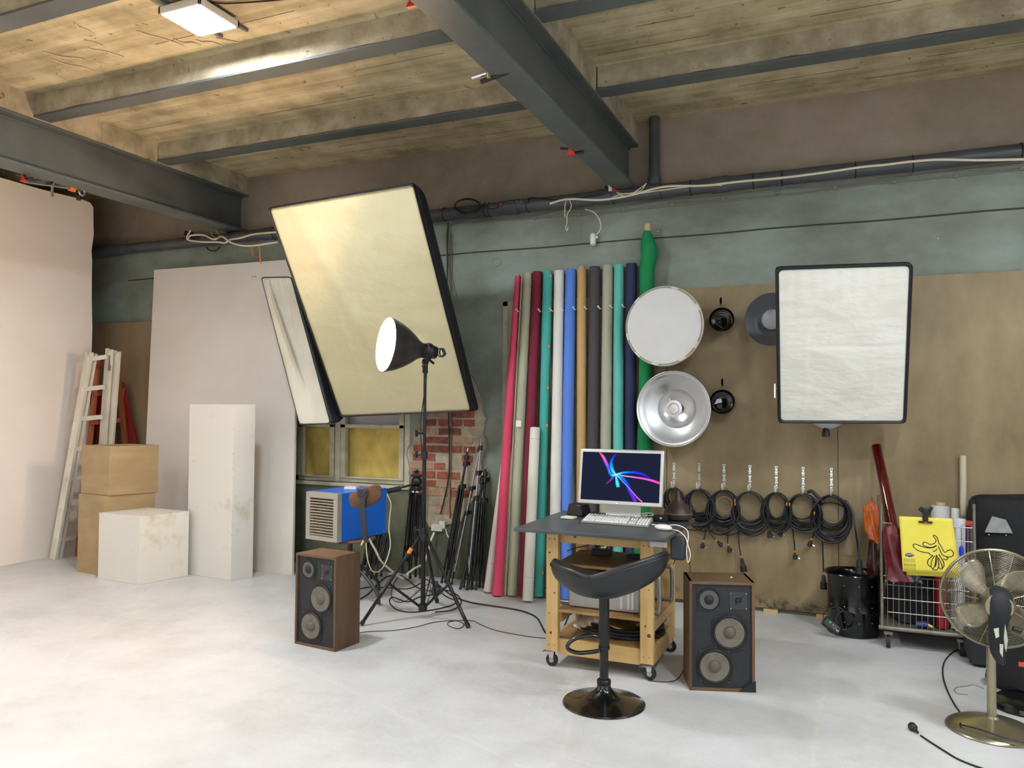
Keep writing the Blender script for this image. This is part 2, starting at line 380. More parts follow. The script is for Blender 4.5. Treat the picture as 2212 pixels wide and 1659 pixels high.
while z < 1.8:
    x = -3.75+(.13 if row % 2 else 0)+rnd.uniform(-.02, .02)
    while x < -2.8:
        w_ = .235 if rnd.random() < .55 else .115; h = .062
        cs = [(x+.01, z+.008), (x+w_-.01, z+.008), (x+w_-.01, z+h-.004), (x+.01, z+h-.004), (x+w_/2, z+h/2)]
        if sum(inside(*c) for c in cs) == 5 and rnd.random() < .93:
            q = rnd.random(); t = bricks[0] if q < .5 else bricks[1] if q < .75 else bricks[2]
            j = lambda: rnd.uniform(-.004, .004)
            n = 14; ring = []
            for i in range(n):
                an = 2*math.pi*(i+.5)/n; sx = max(-1, min(1, 2.6*math.cos(an))); sz = max(-1, min(1, 1.5*math.sin(an)))
                ring.append((x+w_/2+sx*(w_/2-.006)+j(), z+h/2+sz*(h/2-.003)+j()*.6))
            t.poly([(a, WY-.014-rnd.uniform(0, .004), c) for a, c in ring], (0, .016, 0))
        x += w_+.012
    z += .077; row += 1
for t, (nm, ca, cb) in zip(bricks, [('red_brick', (120, 62, 46), (160, 88, 62)), ('worn_brick', (150, 112, 84), (176, 146, 116)), ('dark_brick', (92, 50, 42), (134, 76, 58))]):
    t.build('brickwork', M(nm, ca, .85, var=cb, vs=18, bump=.6, bs=60, lo=.35, hi=.62), wb, smooth=False, bevel=.003)
MB().ring(at(1073, 566, 'y', WY-.003), (0, 1, 0), .038, .004, 24, 6).build('plaster_ring', m_wall, wb)
# ---- window behind the heater
m_frame = M('old_cream_paint', (176, 170, 146), .5, var=(196, 190, 168), vs=8, vd=6, bump=.25, bs=25)
yf = WY+.03
b = MB()
b.box(WX0, WX1, yf, yf+.06, WZ0, WZ0+.05).box(WX1-.06, WX1, yf, yf+.06, WZ0, WZ1).box(WX0, WX0+.05, yf, yf+.06, WZ0, WZ1).box(WX0, WX1, yf, yf+.06, WZ1-.06, WZ1)
b.box(-4.475, -4.415, yf-.015, yf+.06, WZ0, WZ1)
wn = b.build('window_1', m_frame, bevel=.004, smooth=False); struct(wn)
for (x0, x1) in ((-4.9, -4.485), (-4.41, -3.72)):
    b = MB()
    b.box(x0, x0+.055, yf-.02, yf+.03, WZ0+.045, WZ1-.06).box(x1-.05, x1, yf-.02, yf+.03, WZ0+.045, WZ1-.06)
    b.box(x0, x1, yf-.02, yf+.03, WZ0+.04, .845).box(x0, x1, yf-.02, yf+.03, 1.30, 1.335).box(x0, x1, yf-.02, yf+.03, WZ1-.11, WZ1-.06)
    b.build('sash', m_frame, wn, bevel=.004, smooth=False)
MB().box(-4.95, -3.63, WY-.035, WY+.04, .755, .79).build('sill', m_frame, wn, bevel=.006, smooth=False)
MB().box(-3.70, -3.645, WY-.008, WY+.02, .79, WZ1).build('casing', m_frame, wn, bevel=.003, smooth=False)
m_ins = M('yellow_insulation', (190, 158, 26), .75, var=(222, 194, 70), vs=7, vd=8, bump=.7, bs=14, stretch=(1, 1, .6), lo=.35, hi=.65)
m_lil = M('frosted_film', (190, 184, 190), .6, var=(172, 168, 178), vs=4)
m_glass = M('clear_glass', (225, 230, 225), .05, alpha=.05)
MB().box(-4.88, -3.75, yf+.075, yf+.1, .8, 1.32).build('insulation', m_ins, wn, smooth=False)
MB().box(-4.88, -3.75, yf+.075, yf+.1, 1.325, 2.1).build('film', m_lil, wn, smooth=False)
MB().box(-4.88, -3.75, yf+.02, yf+.024, .82, 2.08).build('pane', m_glass, wn, smooth=False)
# ---- old panelled door hidden by the paper rolls
m_door = M('door_cream_paint', (158, 152, 128), .6, var=(180, 174, 152), vs=5, vd=6, bump=.2, bs=30)
b = MB(); x0, x1, zt = -2.735, -1.75, 2.41
b.box(x0, x0+.05, WY-.012, WY+.02, 0, zt).box(x1-.05, x1, WY-.012, WY+.02, 0, zt).box(x0, x1, WY-.012, WY+.02, zt-.045, zt)
dr = b.build('door_1', m_door, bevel=.004, smooth=False); struct(dr)
b = MB(); b.box(x0+.05, x1-.05, WY-.004, WY+.02, .01, zt-.045)
for (za, zb) in ((.2, .9), (1.05, 2.26)):
    for (xa, xb) in ((x0+.12, x0+.45), (x0+.54, x1-.12)):
        b.box(xa, xb, WY-.009, WY, za, za+.012).box(xa, xb, WY-.009, WY, zb-.012, zb).box(xa, xa+.012, WY-.009, WY, za, zb).box(xb-.012, xb, WY-.009, WY, za, zb)
b.build('door_leaf', m_door, dr, bevel=.002, smooth=False)

# ---- sheets of plywood cladding the right of the back wall
def ply_mat(k):
    m = M('grey_plywood_%d' % k, (120, 102, 68), .55, var=(162, 142, 108), vs=1.7, vd=7, stretch=(1.0+.2*k, 1, .75), lo=.34, hi=.66, bump=.05, bs=40, rvar=.08)
    # damp, mouldy foot of the boards
    nt = m.node_tree; N = nt.nodes; L = nt.links; bs_ = N['Principled BSDF']; src = bs_.inputs['Base Color'].links[0].from_socket
    tc = N.new('ShaderNodeNewGeometry'); sp = N.new('ShaderNodeSeparateXYZ'); L.new(tc.outputs['Position'], sp.inputs[0])
    n1 = N.new('ShaderNodeTexNoise'); n1.inputs['Scale'].default_value = 9; n1.inputs['Detail'].default_value = 9; n1.inputs['Roughness'].default_value = .75; L.new(tc.outputs['Position'], n1.inputs['Vector'])
    r1 = N.new('ShaderNodeMapRange'); r1.inputs['From Min'].default_value = .46; r1.inputs['From Max'].default_value = .6; L.new(n1.outputs['Fac'], r1.inputs['Value'])
    r2 = N.new('ShaderNodeMapRange'); r2.inputs['From Min'].default_value = .15; r2.inputs['From Max'].default_value = .07; L.new(sp.outputs['Z'], r2.inputs['Value'])
    mu = N.new('ShaderNodeMath'); mu.operation = 'MULTIPLY'; L.new(r1.outputs[0], mu.inputs[0]); L.new(r2.outputs[0], mu.inputs[1])
    x = N.new('ShaderNodeMix'); x.data_type = 'RGBA'; L.new(mu.outputs[0], x.inputs[0]); L.new(src, x.inputs[6]); x.inputs[7].default_value = C(66, 58, 44); L.new(x.outputs[2], bs_.inputs['Base Color'])
    return m
lab = ['narrow plywood panel strip screwed to the wall behind the green fabric roll', 'tall plywood panel behind the coiled cables and round reflectors',
       'tall plywood panel behind the black drum and wire cage', 'tall plywood panel at the far right edge, behind the black bags']
for k, (x0, x1) in enumerate([(-1.62, -1.322), (-1.318, -.087), (-.083, 1.15), (1.154, 2.4)]):
    o = MB().box(x0, x1, WY-.02, WY-.002, .03, 2.435).build('plywood_panel', ply_mat(k), loc=((x0+x1)/2, WY, .03), smooth=False, bevel=.0015)
    tag(o, lab[k], 'plywood panel', 'plywood panels on the back wall')
for (px, n) in ((1665, 1), (1780, 2)):
    p = at(px, 1322 if n == 1 else 1334, 'y', WY-.03)
    tag(MB().box(p.x-.05, p.x+.05, WY-.045, WY-.021, 0, .028).build('wooden_wedge', wood('pale_pine', (196, 166, 112), (214, 188, 138)), loc=(p.x, WY-.03, 0), smooth=False),
        ['pale wooden wedge on the floor beside the large speaker at the plywood foot', 'pale wooden wedge on the floor by the black drum at the plywood foot'][n-1], 'wedge', 'wedges under the plywood')

# ---- drain pipe along the wall
m_pipe = M('dark_grey_pipe', (70, 72, 76), .4, var=(82, 84, 87), vs=6)
t = thing('drain_pipe', 'dark grey drain pipe running along the back wall with a vertical branch', 'pipe', (-7.4, WY-.075, 3.17))
PY = WY-.082
MB().cyl((-7.75, PY, 3.175), (4.2, PY, 3.225), .055, n=20).build('pipe', m_pipe, t)
MB().cyl((-1.41, WY-.06, 3.2), (-1.41, WY-.06, CZ-.002), .042, n=18).build('branch', m_pipe, t)
b = MB()
for x in (-5.2, -3.8, -2.62, -1.8, -1.41, -.9, 1.9): MB().cyl((x-.06, PY, 3.175+(x+7.75)*.0042), (x+.06, PY, 3.175+(x+7.75)*.0042), .063, n=20).build('collar', m_pipe, t)
b.cyl((-1.41, WY-.06, 3.24), (-1.41, WY-.06, 3.32), .052, n=18)
b.build('collar', m_pipe, t)
MB().cyl((-7.79, PY, 3.175), (-7.2, PY, 3.177), .075, .06, n=16).build('jagged_end', m_pipe, t)
# pipe ties
m_blk = M('black_plastic', (22, 22, 23), .42); m_blkm = M('black_rubber', (24, 24, 25), .6, var=(36, 36, 37), vs=20)
tie = None
labs = ['black cable tie round the drain pipe, %s' % s for s in ('behind the tall softbox edge', 'beside the black wall socket strip', 'second beside the black wall socket strip', 'above the white hanging socket', 'under the centre steel beam', 'second under the centre steel beam', 'right of the vertical pipe branch', 'above the silver dish', 'above the small black reflectors', 'above the grey dish', 'above the hanging softbox', 'right of the hanging softbox', 'at the far right edge')]
for px, lb in zip((962, 1050, 1059, 1141, 1308, 1322, 1493, 1539, 1628, 1690, 1848, 1972, 2206), labs):
    p = at(px, 400, 'y', PY); z = 3.175+(p.x+7.75)*.05/11.95
    if tie is None: tie = MB().ring((p.x, PY, z), (1, .02, 0), .058, .0045, 24, 5).build('cable_tie', m_blk, loc=(p.x, PY, z)); tag(tie, lb, 'cable tie', 'cable ties on the drain pipe'); 
    else: dup(tie, (p.x, PY, z), lb)
# ---- cables on the wall
m_wcab = M('cream_cable', (226, 216, 190), .5); m_bcab = M('black_cable', (18, 18, 20), .45); m_condu = M('painted_conduit', (122, 124, 112), .5)
def cable(name, label, px, y, r, mat, n=6, k=6, cat='cable', fn=None, group=None):
    """cable through photo points lying on the plane y (a number, or one per point)"""
    ys = y if isinstance(y, (list, tuple)) else [y]*len(px)
    P = [at(a, b_, 'y', yy) for (a, b_), yy in zip(px, ys)]
    c = P[0]; return tag(MB().tube(spline(P, k), r, n).build(name, mat, loc=c), label, cat, group)
def fcable(name, label, px, r, mat, z=None, k=7, cat='cable', ends=None):
    P = [at(a, b_, 'z', (z or r)) for a, b_ in px]
    if ends: P += [V(e) for e in ends]
    return tag(MB().tube(spline(P, k), r, 7).build(name, mat, loc=P[0]), label, cat)
cable('power_cable', 'thick cream cable lying along the top of the drain pipe', [(1188, 440), (1215, 432), (1240, 430), (1290, 432), (1330, 428), (1370, 420), (1412, 408), (1450, 402), (1520, 401), (1600, 392), (1700, 383), (1800, 370), (1860, 361), (1912, 356), (1970, 349), (2030, 345), (2120, 346), (2215, 344)], WY-.15, .009, m_wcab)
cable('thin_cable', 'thin cream cable above the thick one, joining at the vertical pipe branch', [(1320, 428), (1345, 419), (1380, 418), (1420, 412), (1500, 402), (1560, 400)], WY-.14, .005, m_wcab)
cable('loose_cable', 'pair of thin white cables looping up beside the vertical pipe branch', [(1336, 420), (1355, 424), (1372, 414), (1392, 400), (1396, 396), (1388, 408), (1378, 414), (1350, 419), (1332, 416)], WY-.16, .004, m_wcab)
cable('wall_cable', 'pale cable following the underside of the drain pipe to the right', [(1000, 472), (1060, 475), (1110, 472), (1170, 463), (1220, 455), (1300, 452), (1420, 436), (1560, 424), (1700, 408), (1800, 402), (1912, 388), (2050, 371), (2215, 353)], WY-.01, .005, m_condu)
cable('clipped_cable', 'grey painted cable clipped below the pipe across the whole wall', [(985, 640), (967, 560), (965, 500), (985, 482), (1030, 480), (1090, 474), (1200, 467), (1330, 457), (1480, 440), (1600, 430), (1720, 418), (1830, 403), (1920, 393), (2065, 380), (2215, 364)], WY-.016, .005, m_condu)
clip = None
for i, (px, py) in enumerate([(1155, 471), (1250, 463), (1347, 452), (1452, 440), (1562, 429), (1680, 417), (1804, 406), (1932, 393), (2066, 380), (2208, 364)]):
    p = at(px, py, 'y', WY-.01); lb = 'small grey clip holding the painted cable, %s' % ['above the pink roll', 'above the tan roll', 'above the charcoal and teal rolls', 'above the round white diffuser', 'above the upper black reflector', 'above the grey dish', 'above the left half of the softbox', 'above the right softbox corner', 'just right of the softbox', 'at the far right edge'][i]
    if clip is None: clip = tag(MB().box(p.x-.014, p.x+.014, WY-.02, WY, p.z-.012, p.z+.012).build('cable_clip', m_condu, loc=p, bevel=.003), lb, 'cable clip', 'clips under the drain pipe')
    else: dup(clip, p, lb)
cable('black_cable', 'black cables running down the wall to the brick patch socket', [(968, 480), (967, 540), (966, 640), (967, 760), (969, 900), (971, 1000), (966, 1050), (952, 1110)], WY-.035, .006, m_bcab)
cable('conduit', 'thin brown conduit running down beside the black wall cable', [(975, 500), (974, 640), (975, 800), (975, 960), (972, 1060), (972, 1120)], WY-.025, .005, M('brown_conduit', (96, 84, 66), .6))
# coil of black cable on top of the pipe + socket strip
P = []
for i in range(70):
    a = i*.31; P.append(at(1010+28*math.cos(a)*(1-.001*i), 446+15*math.sin(a)-.03*i, 'y', WY-.17+.03*math.sin(i*.7)))
P += [at(1046, 448, 'y', WY-.15), at(1062, 452, 'y', WY-.14), at(1078, 446, 'y', WY-.14)]
tag(MB().tube(spline(P, 3), .006, 6).build('cable_coil', m_bcab, loc=P[0]), 'loose coil of black cable lying on the drain pipe', 'cable coil')
t = thing('socket_strip', 'black multi-socket strip lying on the drain pipe', 'power strip', at(1112, 441, 'y', WY-.1))
a, c = at(1080, 444, 'y', WY-.11), at(1146, 436, 'y', WY-.11)
MB().bar(a, c, .055, .05).build('housing', m_blk, t, bevel=.006)
b = MB()
for i in range(5): p = a.lerp(c, .28+.15*i); b.lathe([(.02, 0), (.02, .004), (.016, .004), (.016, .001)], p+V((0, -.028, 0)), (0, -1, 0), 18)
b.build('socket', M('socket_plastic', (44, 46, 52), .35), t)
MB().bar(a+V((.015, -.03, 0)), a+V((.035, -.03, 0)), .012, .02).build('switch', M('red_switch', (190, 54, 30), .4), t, bevel=.002)
cable('black_cable', 'black cable leading from the socket strip to the beam clamp', [(1143, 428), (1165, 428), (1200, 432), (1240, 430), (1280, 424), (1305, 420)], WY-.15, .0055, m_bcab)
# white hanging socket and thin hanging cord
t = thing('hanging_socket', 'white plastic socket hanging on the wall from a white cable', 'socket', at(1282, 515, 'y', WY-.03))
p = at(1281, 516, 'y', WY-.03)
MB().lathe([(.012, -.055), (.024, -.045), (.026, 0), (.025, .03), (.014, .045)], p, (0, 0, 1), 16).build('housing', M('white_plastic', (226, 224, 216), .35), t)
MB().tube(spline([at(1264, 452, 'y', WY-.01), at(1285, 460, 'y', WY-.04), at(1297, 480, 'y', WY-.05), at(1297, 495, 'y', WY-.05), at(1288, 507, 'y', WY-.03)], 8), .005, 6).build('cord', m_wcab, t)
MB().obox(p+V((.032, 0, .012)), .02, .012, .02).build('hanger', M('white_plastic', (226, 224, 216), .35), t, bevel=.004)
cable('hanging_cable', 'thin white cord hooked over the pipe beside the hanging socket', [(1220, 470), (1221, 440), (1227, 431), (1233, 438), (1233, 450), (1225, 464), (1225, 480), (1222, 492), (1225, 498), (1227, 490)], WY-.145, .0035, m_wcab)
# left bundle of cream cables at the beam end
cable('power_cable', 'cream cable looping below the left steel beam end', [(412, 498), (404, 516), (430, 522), (470, 523), (486, 525), (497, 518), (520, 514), (548, 506), (590, 502), (620, 500)], WY-.16, .009, m_wcab)
cable('power_cable', 'cream cable sagging over the drain pipe with orange tape strips', [(405, 519), (412, 509), (440, 508), (462, 517), (480, 511), (497, 523), (520, 530), (545, 531), (580, 526), (600, 523)], WY-.175, .009, m_wcab)
cable('loose_cable', 'thin yellowish wires hanging from the left beam end', [(456, 494), (457, 506), (466, 514), (478, 511), (470, 503), (464, 494)], WY-.2, .004, M('yellow_wire', (170, 150, 96), .6))
for i, (px, l) in enumerate(((543, 22), (560, 38))):
    p, q = at(px, 531, 'y', WY-.18), at(px+3, 531+l, 'y', WY-.185)
    tag(MB().bar(p, q, .002, .016, (1, 0, 0)).build('tape_strip', M('orange_tape', (214, 128, 44), .6), loc=p), ['short orange tape strip hanging from the cream cable', 'long orange tape strip hanging from the cream cable'][i], 'tape', 'orange tape strips on the cable')
cable('hook_loop', 'dark bent hook hanging under the drain pipe near the left beam', [(446, 534), (452, 540), (462, 542), (470, 538), (475, 532)], WY-.05, .007, m_bcab, cat='hook')
p = at(404, 513, 'y', WY-.12)
t = thing('spring_clamp', 'black spring clamp resting on the drain pipe left of the beam end', 'clamp', p)
MB().bar(p+V((-.06, 0, -.02)), p+V((.07, 0, .0)), .03, .03).bar(p+V((-.03, 0, .02)), p+V((-.01, 0, .07)), .02, .03).build('handle', m_blk, t, bevel=.006)
MB().sph(p+V((.05, 0, .03)), .035, .02, .03).build('jaw', m_blk, t)

# ---- clamps gripping the beams
m_red = M('red_plastic', (196, 44, 34), .4)
def clamp(px, py, bx, lab, sc=1.0):
    p = at(px, py, 'x', bx); t = thing('spring_clamp', lab, 'clamp', p, 'red and black clamps on the steel beams')
    MB().bar(p+V((-.01, 0, .0)), p+V((.075*sc, .01, .006)), .02, .016).bar(p+V((-.02, 0, .035)), p+V((-.09*sc, -.01, .045)), .02, .014).build('handle', m_blk, t, bevel=.004)
    MB().poly([p+V(q) for q in ((-.045, -.012, -.012), (.02, -.012, -.012), (.012, -.012, .006), (-.01, -.012, .04), (-.035, -.012, .05), (-.028, -.012, .02))], (0, .024, 0)).build('jaw', m_red, t, bevel=.003)
    return t
clamp(1238, 332, -1.725, 'red spring clamp on the centre steel beam, the middle one along it')
clamp(898, 8, -1.73, 'red spring clamp at the top edge of the photo on the centre beam')
clamp(54, 388, -5.75, 'small red spring clamp under the left steel beam')
p = at(1325, 415, 'y', 6.0); t = thing('spring_clamp', 'red spring clamp with white tag at the wall end of the centre beam', 'clamp', p, 'red and black clamps on the steel beams')
MB().bar(p+V((-.07, 0, .05)), p+V((-.01, 0, .02)), .02, .02).build('handle', m_blk, t, bevel=.004)
MB().poly([p+V(q) for q in ((-.03, -.012, -.03), (.07, -.012, .0), (.03, -.012, .01), (-.0, -.012, .03))], (0, .024, 0)).build('jaw', m_red, t, bevel=.003)
MB().obox(p+V((-.02, -.02, .03)), .03, .003, .05).build('paper_tag', M('white_plastic', (226, 224, 216), .35), t)
m_chrome = M('chrome', (220, 220, 222), .12, 1); m_brass = M('dull_brass', (170, 150, 96), .4, .8)
p = at(1058, 163, 'x', -1.74); t = thing('beam_clamp', 'black and brass beam clamp with steel spigot under the centre beam', 'clamp', p)
MB().bar(p+V((-.0, 0, -.02)), p+V((0, 0, .1)), .02, .03).build('bracket', m_brass, t, bevel=.003)
MB().cyl(p+V((-.05, 0, -.025)), p+V((.12, 0, .005)), .013).build('handle', m_blk, t)
MB().cyl(p+V((-.1, -.01, .0)), p+V((-.02, 0, .015)), .012).build('spigot', m_chrome, t)
p = at(130, 396, 'x', -5.76); t = thing('beam_clamp', 'orange and steel pipe clamp with crossbar under the left steel beam', 'clamp', p)
MB().cyl(p+V((-.02, -.28, -.06)), p+V((0, .12, -.01)), .009).build('crossbar', m_chrome, t)
MB().bar(p+V((0, .1, -.04)), p+V((.03, .1, .05)), .05, .04).build('jaw', M('orange_paint', (206, 112, 40), .5), t, bevel=.006)
MB().ring(p+V((.03, .17, -.03)), (1, 0, 0), .025, .008, 18, 6).cyl(p+V((.0, -.06, .04)), p+V((-.01, -.06, -.12)), .01).build('ring_nut', m_chrome, t)
MB().cyl(p+V((.02, .15, -.05)), p+V((.02, .15, -.1)), .01, .018).bar(p+V((0, -.1, -.02)), p+V((0, 0, .05)), .05, .03).build('knob', m_blk, t)

# ---- LED ceiling panels
m_led = EM('led_diffuser', (240, 248, 255), PANEL_E)
m_alu = M('white_powder_coat', (214, 216, 216), .4)
def panel(x, y, lab, z0=3.60, s=.145):
    t = thing('led_panel', lab, 'ceiling light', (x, y, z0+.02), 'square LED panels under the ceiling')
    b = MB(); z1 = min(z0+.065, CZ-.022)
    b.box(x-s, x+s, y-s, y-s+.014, z0, z1).box(x-s, x+s, y+s-.014, y+s, z0, z1).box(x-s, x-s+.014, y-s, y+s, z0, z1).box(x+s-.014, x+s, y-s, y+s, z0, z1).box(x-s, x+s, y-s, y+s, z1-.005, z1)
    b.build('housing', m_alu, t, bevel=.002, smooth=False)
    MB().box(x-s+.015, x+s-.015, y-s+.015, y+s-.015, z0+.004, z0+.008).build('diffuser', m_led, t, smooth=False)
    b = MB()
    for sx in (-.1, .1): b.box(x+sx-.01, x+sx+.01, y-.28, y+.28, z1, z1+.02)
    b.box(x-.02, x+.02, y-.02, y+.02, z1, CZ); b.build('bracket', m_steel, t, smooth=False)
    MB().tube(spline([(x+.05, y-.1, z1+.02), (x+.25, y, CZ-.01), (x+.75, y+.12, CZ-.008), (x+1.25, y+.16, CZ-.006)], 8), .005, 5).build('cord', m_bcab, t)
    return t
panel(-3.463, 3.39, 'bright square LED ceiling panel in the bay between the steel beams', 3.735, .155)
for q in ((.75, 1.9), (-3.3, .2), (.75, -.6), (-6.5, 1.5), (1.6, 3.25)):  # panels out of view, added for the neutral fill light
    panel(q[0], q[1], 'added unseen LED fill panel over the %s' % {(.75, 1.9): 'desk side of the studio', (-3.3, .2): 'middle of the studio floor', (.75, -.6): 'near right of the studio floor', (-6.5, 1.5): 'white wall side', (1.6, 3.25): 'right edge by the fan'}[q], 3.60 if q[0] > 0 else 3.735)

# ================================================================== LEFT CORNER
m_board = M('white_board', (208, 200, 190), .5, var=(214, 207, 197), vs=1.2, bump=.03, bs=30)
def leaning(name, mat, pts, th, label, cat, bev=.002):
    P = [V(p) for p in pts]; n = (P[1]-P[0]).cross(P[3]-P[0]).normalized()
    if n.y < 0: n = -n
    return tag(MB().poly(P, n*th).build(name, mat, loc=P[0], smooth=False, bevel=bev), label, cat)
o = leaning('white_board', m_board, [(-6.42, 5.66, 0), (-4.553, 5.64, 0), at(643, 559, 'y', 6.0), at(333, 583, 'y', 5.98)], .028, 'tall white board leaning on the back wall behind the white plinths', 'board')
p = at(545, 598, 'y', 5.96)
MB().tube(spline([p+V(q) for q in ((0, 0, .012), (.01, -.01, -.008), (.02, 0, .004))], 5), .002, 4).tube(spline([p+V(q) for q in ((.03, 0, .014), (.04, -.01, -.006), (.052, 0, .008))], 5), .002, 4).build('pencil_mark', M('pencil', (120, 118, 116), .8), o)
leaning('hardboard_sheet', M('hardboard', (142, 120, 90), .6, var=(160, 138, 108), vs=3, vd=6, stretch=(1, 1, .3)), [at(192, 1175, 'z', 0)*1.0, (-6.25, 5.99, 0), at(338, 694, 'y', 6.08), at(199, 699, 'y', 6.08)], .012, 'brown hardboard sheet leaning on the wall behind the ladders', 'board')
# plinth boxes
m_card = M('mdf_brown', (154, 130, 92), .6, var=(168, 144, 104), vs=3, vd=5, stretch=(1, 1, 2.5))
m_cream = M('chipped_white_paint', (190, 178, 148), .55, var=(212, 208, 198), vs=2.6, vd=8, lo=.30, hi=.42, bump=.1, bs=24)
m_worn = M('worn_edge', (196, 178, 140), .8)
def plinth(name, lab, fl_, fr, br, z0, z1, mat, cat='plinth', edges=True, eb=.003):
    a, b_, c = V(fl_+(0,)), V(fr+(0,)), V(br+(0,)); d = a+(c-b_)
    bot = [q+V((0, 0, z0)) for q in (a, b_, c, d)]; top = [q+V((0, 0, z1)) for q in (a, b_, c, d)]
    o = MB().hexa(bot, top).build(name, mat, loc=bot[0], smooth=False, bevel=eb); tag(o, lab, cat)
    return o
o1 = plinth('display_plinth', 'large brown box plinth standing on the floor under the smaller brown one', (-6.40, 4.955), (-6.02, 4.915), (-5.86, 5.31), 0, .70, m_card)
o2 = plinth('display_plinth', 'brown box plinth stacked on top of the larger brown box', (-6.385, 4.965), (-5.99, 4.93), (-5.84, 5.33), .701, 1.135, m_card)
o3 = plinth('display_plinth', 'low white box plinth with yellowed stains in front of the brown boxes', (-5.974, 4.826), (-5.456, 4.80), (-5.36, 5.235), 0, .568, m_cream)
o4 = plinth('display_plinth', 'tall narrow white plinth with chipped edges before the white board', (-5.435, 5.29), (-4.885, 5.245), (-4.81, 5.43), 0, 1.512, m_cream)
for o in (o1, o2, o3, o4): o['group'] = 'box plinths in the left corner'
# chips and yellow stains on the white plinths
m_stain = M('yellow_stain', (206, 190, 146), .7, var=(222, 212, 186), vs=14, lo=.4, hi=.6)
def stains(o, a, b_, z0, z1, n, seed):
    rr = random.Random(seed); a, b_ = V(a+(0,)), V(b_+(0,)); e = (b_-a); nn = V((e.y, -e.x, 0)).normalized(); mb = MB()
    for i in range(n):
        c = a+e*rr.uniform(.12, .9)+V((0, 0, rr.uniform(z0, z1))); w_, h = rr.uniform(.012, .05), rr.uniform(.008, .03)
        mb.poly([c+nn*.0006+e.normalized()*w_*math.cos(t)*rr.uniform(.6, 1.1)+V((0, 0, h*math.sin(t)*rr.uniform(.6, 1.1))) for t in [2*math.pi*j/11 for j in range(11)]], nn*-.0003)
    mb.build('stain', m_stain, o, smooth=False)
stains(o4, (-5.435, 5.29), (-4.885, 5.245), .95, 1.2, 2, 1)
m_chip = M('chipped_plaster', (178, 168, 148), .9)
def chips(o, p, q, n, seed):
    rr = random.Random(seed); p, q = V(p), V(q); mb = MB()
    for i in range(n): mb.sph(p.lerp(q, rr.random()), rr.uniform(.001, .004), rr.uniform(.001, .003), rr.uniform(.002, .01), 6, 4)
    mb.build('edge_chip', m_chip, o)
chips(o4, (-4.885, 5.245, 0), (-4.885, 5.245, 1.51), 15, 3); chips(o4, (-4.81, 5.43, 0), (-4.81, 5.43, 1.51), 10, 4); chips(o3, (-5.456, 4.80, .568), (-5.36, 5.235, .568), 6, 5)
# ladders
def ladder(name, lab, BL, BR, TL, TR, mat, rung_m, nr, w_=.085, th=.03, edge=None, two=True, grp='folding ladders in the left corner', off=.09):
    BL, BR, TL, TR = map(V, (BL, BR, TL, TR)); t = thing(name, lab, 'ladder', (BL+BR)/2, grp)
    m_edge = M('orange_raw_edge', (150, 80, 34), .7)
    def stile(p, q, o_, m_, nm, notch=True):
        p, q = p+o_, q+o_; a = (q-p).normalized(); L_ = (q-p).length; side = V((0, 1, 0)); side = (side-a*side.dot(a)).normalized(); s2 = V((1, 0, 0))
        # stile is a plank, its wide face to the front; V notch at the head
        u = a.cross(side).normalized()
        if u.x < 0: u = -u
        pts = [p-u*w_/2, p+u*w_/2, q+u*w_/2, q+u*w_*.2-a*.0, q-a*.035, q-u*w_*.25+a*.005, q-u*w_/2]
        return MB().poly(pts, side*th).build(nm, m_, t, bevel=.002, smooth=False)
    z = V((0, 0, 0))
    stile(BL, TL, z, mat, 'stile'); stile(BR, TR, z, mat, 'stile')
    if two:
        o_ = V((-.02, .06, -.01)); stile(BL, TL, o_, mat, 'rear_stile'); stile(BR, TR, V((.05, off*.5, -.02)), mat, 'rear_stile')
    for i in range(nr):
        f = (i+.62)/(nr-.12); p, q = BL.lerp(TL, f), BR.lerp(TR, f)
        MB().bar(p+V((.0, -.012, 0)), q+V((0, -.012, 0)), .03, .045).build('rung', rung_m, t, bevel=.004, smooth=False)
    for tt in (.93,):
        p = BR.lerp(TR, tt); MB().bar(p+V((.035, -.003, -.07)), p+V((.045, -.003, .08)), .003, .03, (0, 1, 0)).build('hinge', M('worn_steel', (130, 124, 112), .5, .5), t)
    return t
m_lad = M('chipped_white_ladder', (204, 196, 178), .55, var=(220, 214, 200), vs=6, vd=6, stretch=(1, 1, .4), bump=.15, bs=30)
m_ladr = M('red_paint', (126, 22, 18), .45, var=(150, 34, 26), vs=5, stretch=(1, 1, .3), bump=.1, bs=20)
ladder('step_ladder', 'tall white painted wooden ladder leaning in the left corner', (-7.11, 5.235, 0), fl(203, 1191), at(191, 760, 'y', 5.38), at(234, 754, 'y', 5.53), m_lad, m_lad, 7)
t = ladder('step_ladder', 'orange brown wooden ladder standing right behind the white ladder', (-7.04, 5.44, 0), (-6.68, 5.84, 0), at(210, 776, 'y', 5.60), at(247, 770, 'y', 5.76), M('varnished_orange_wood', (134, 66, 26), .5, var=(158, 86, 40), vs=4, stretch=(1, 1, .3)), m_ladr, 7, w_=.05, two=False)
ladder('step_ladder', 'short dark red painted ladder behind the two taller ladders', (-6.95, 5.68, 0), (-6.50, 5.93, 0), at(214, 834, 'y', 5.86), at(256, 830, 'y', 5.97), m_ladr, m_ladr, 6, w_=.12, two=False, off=.05, )

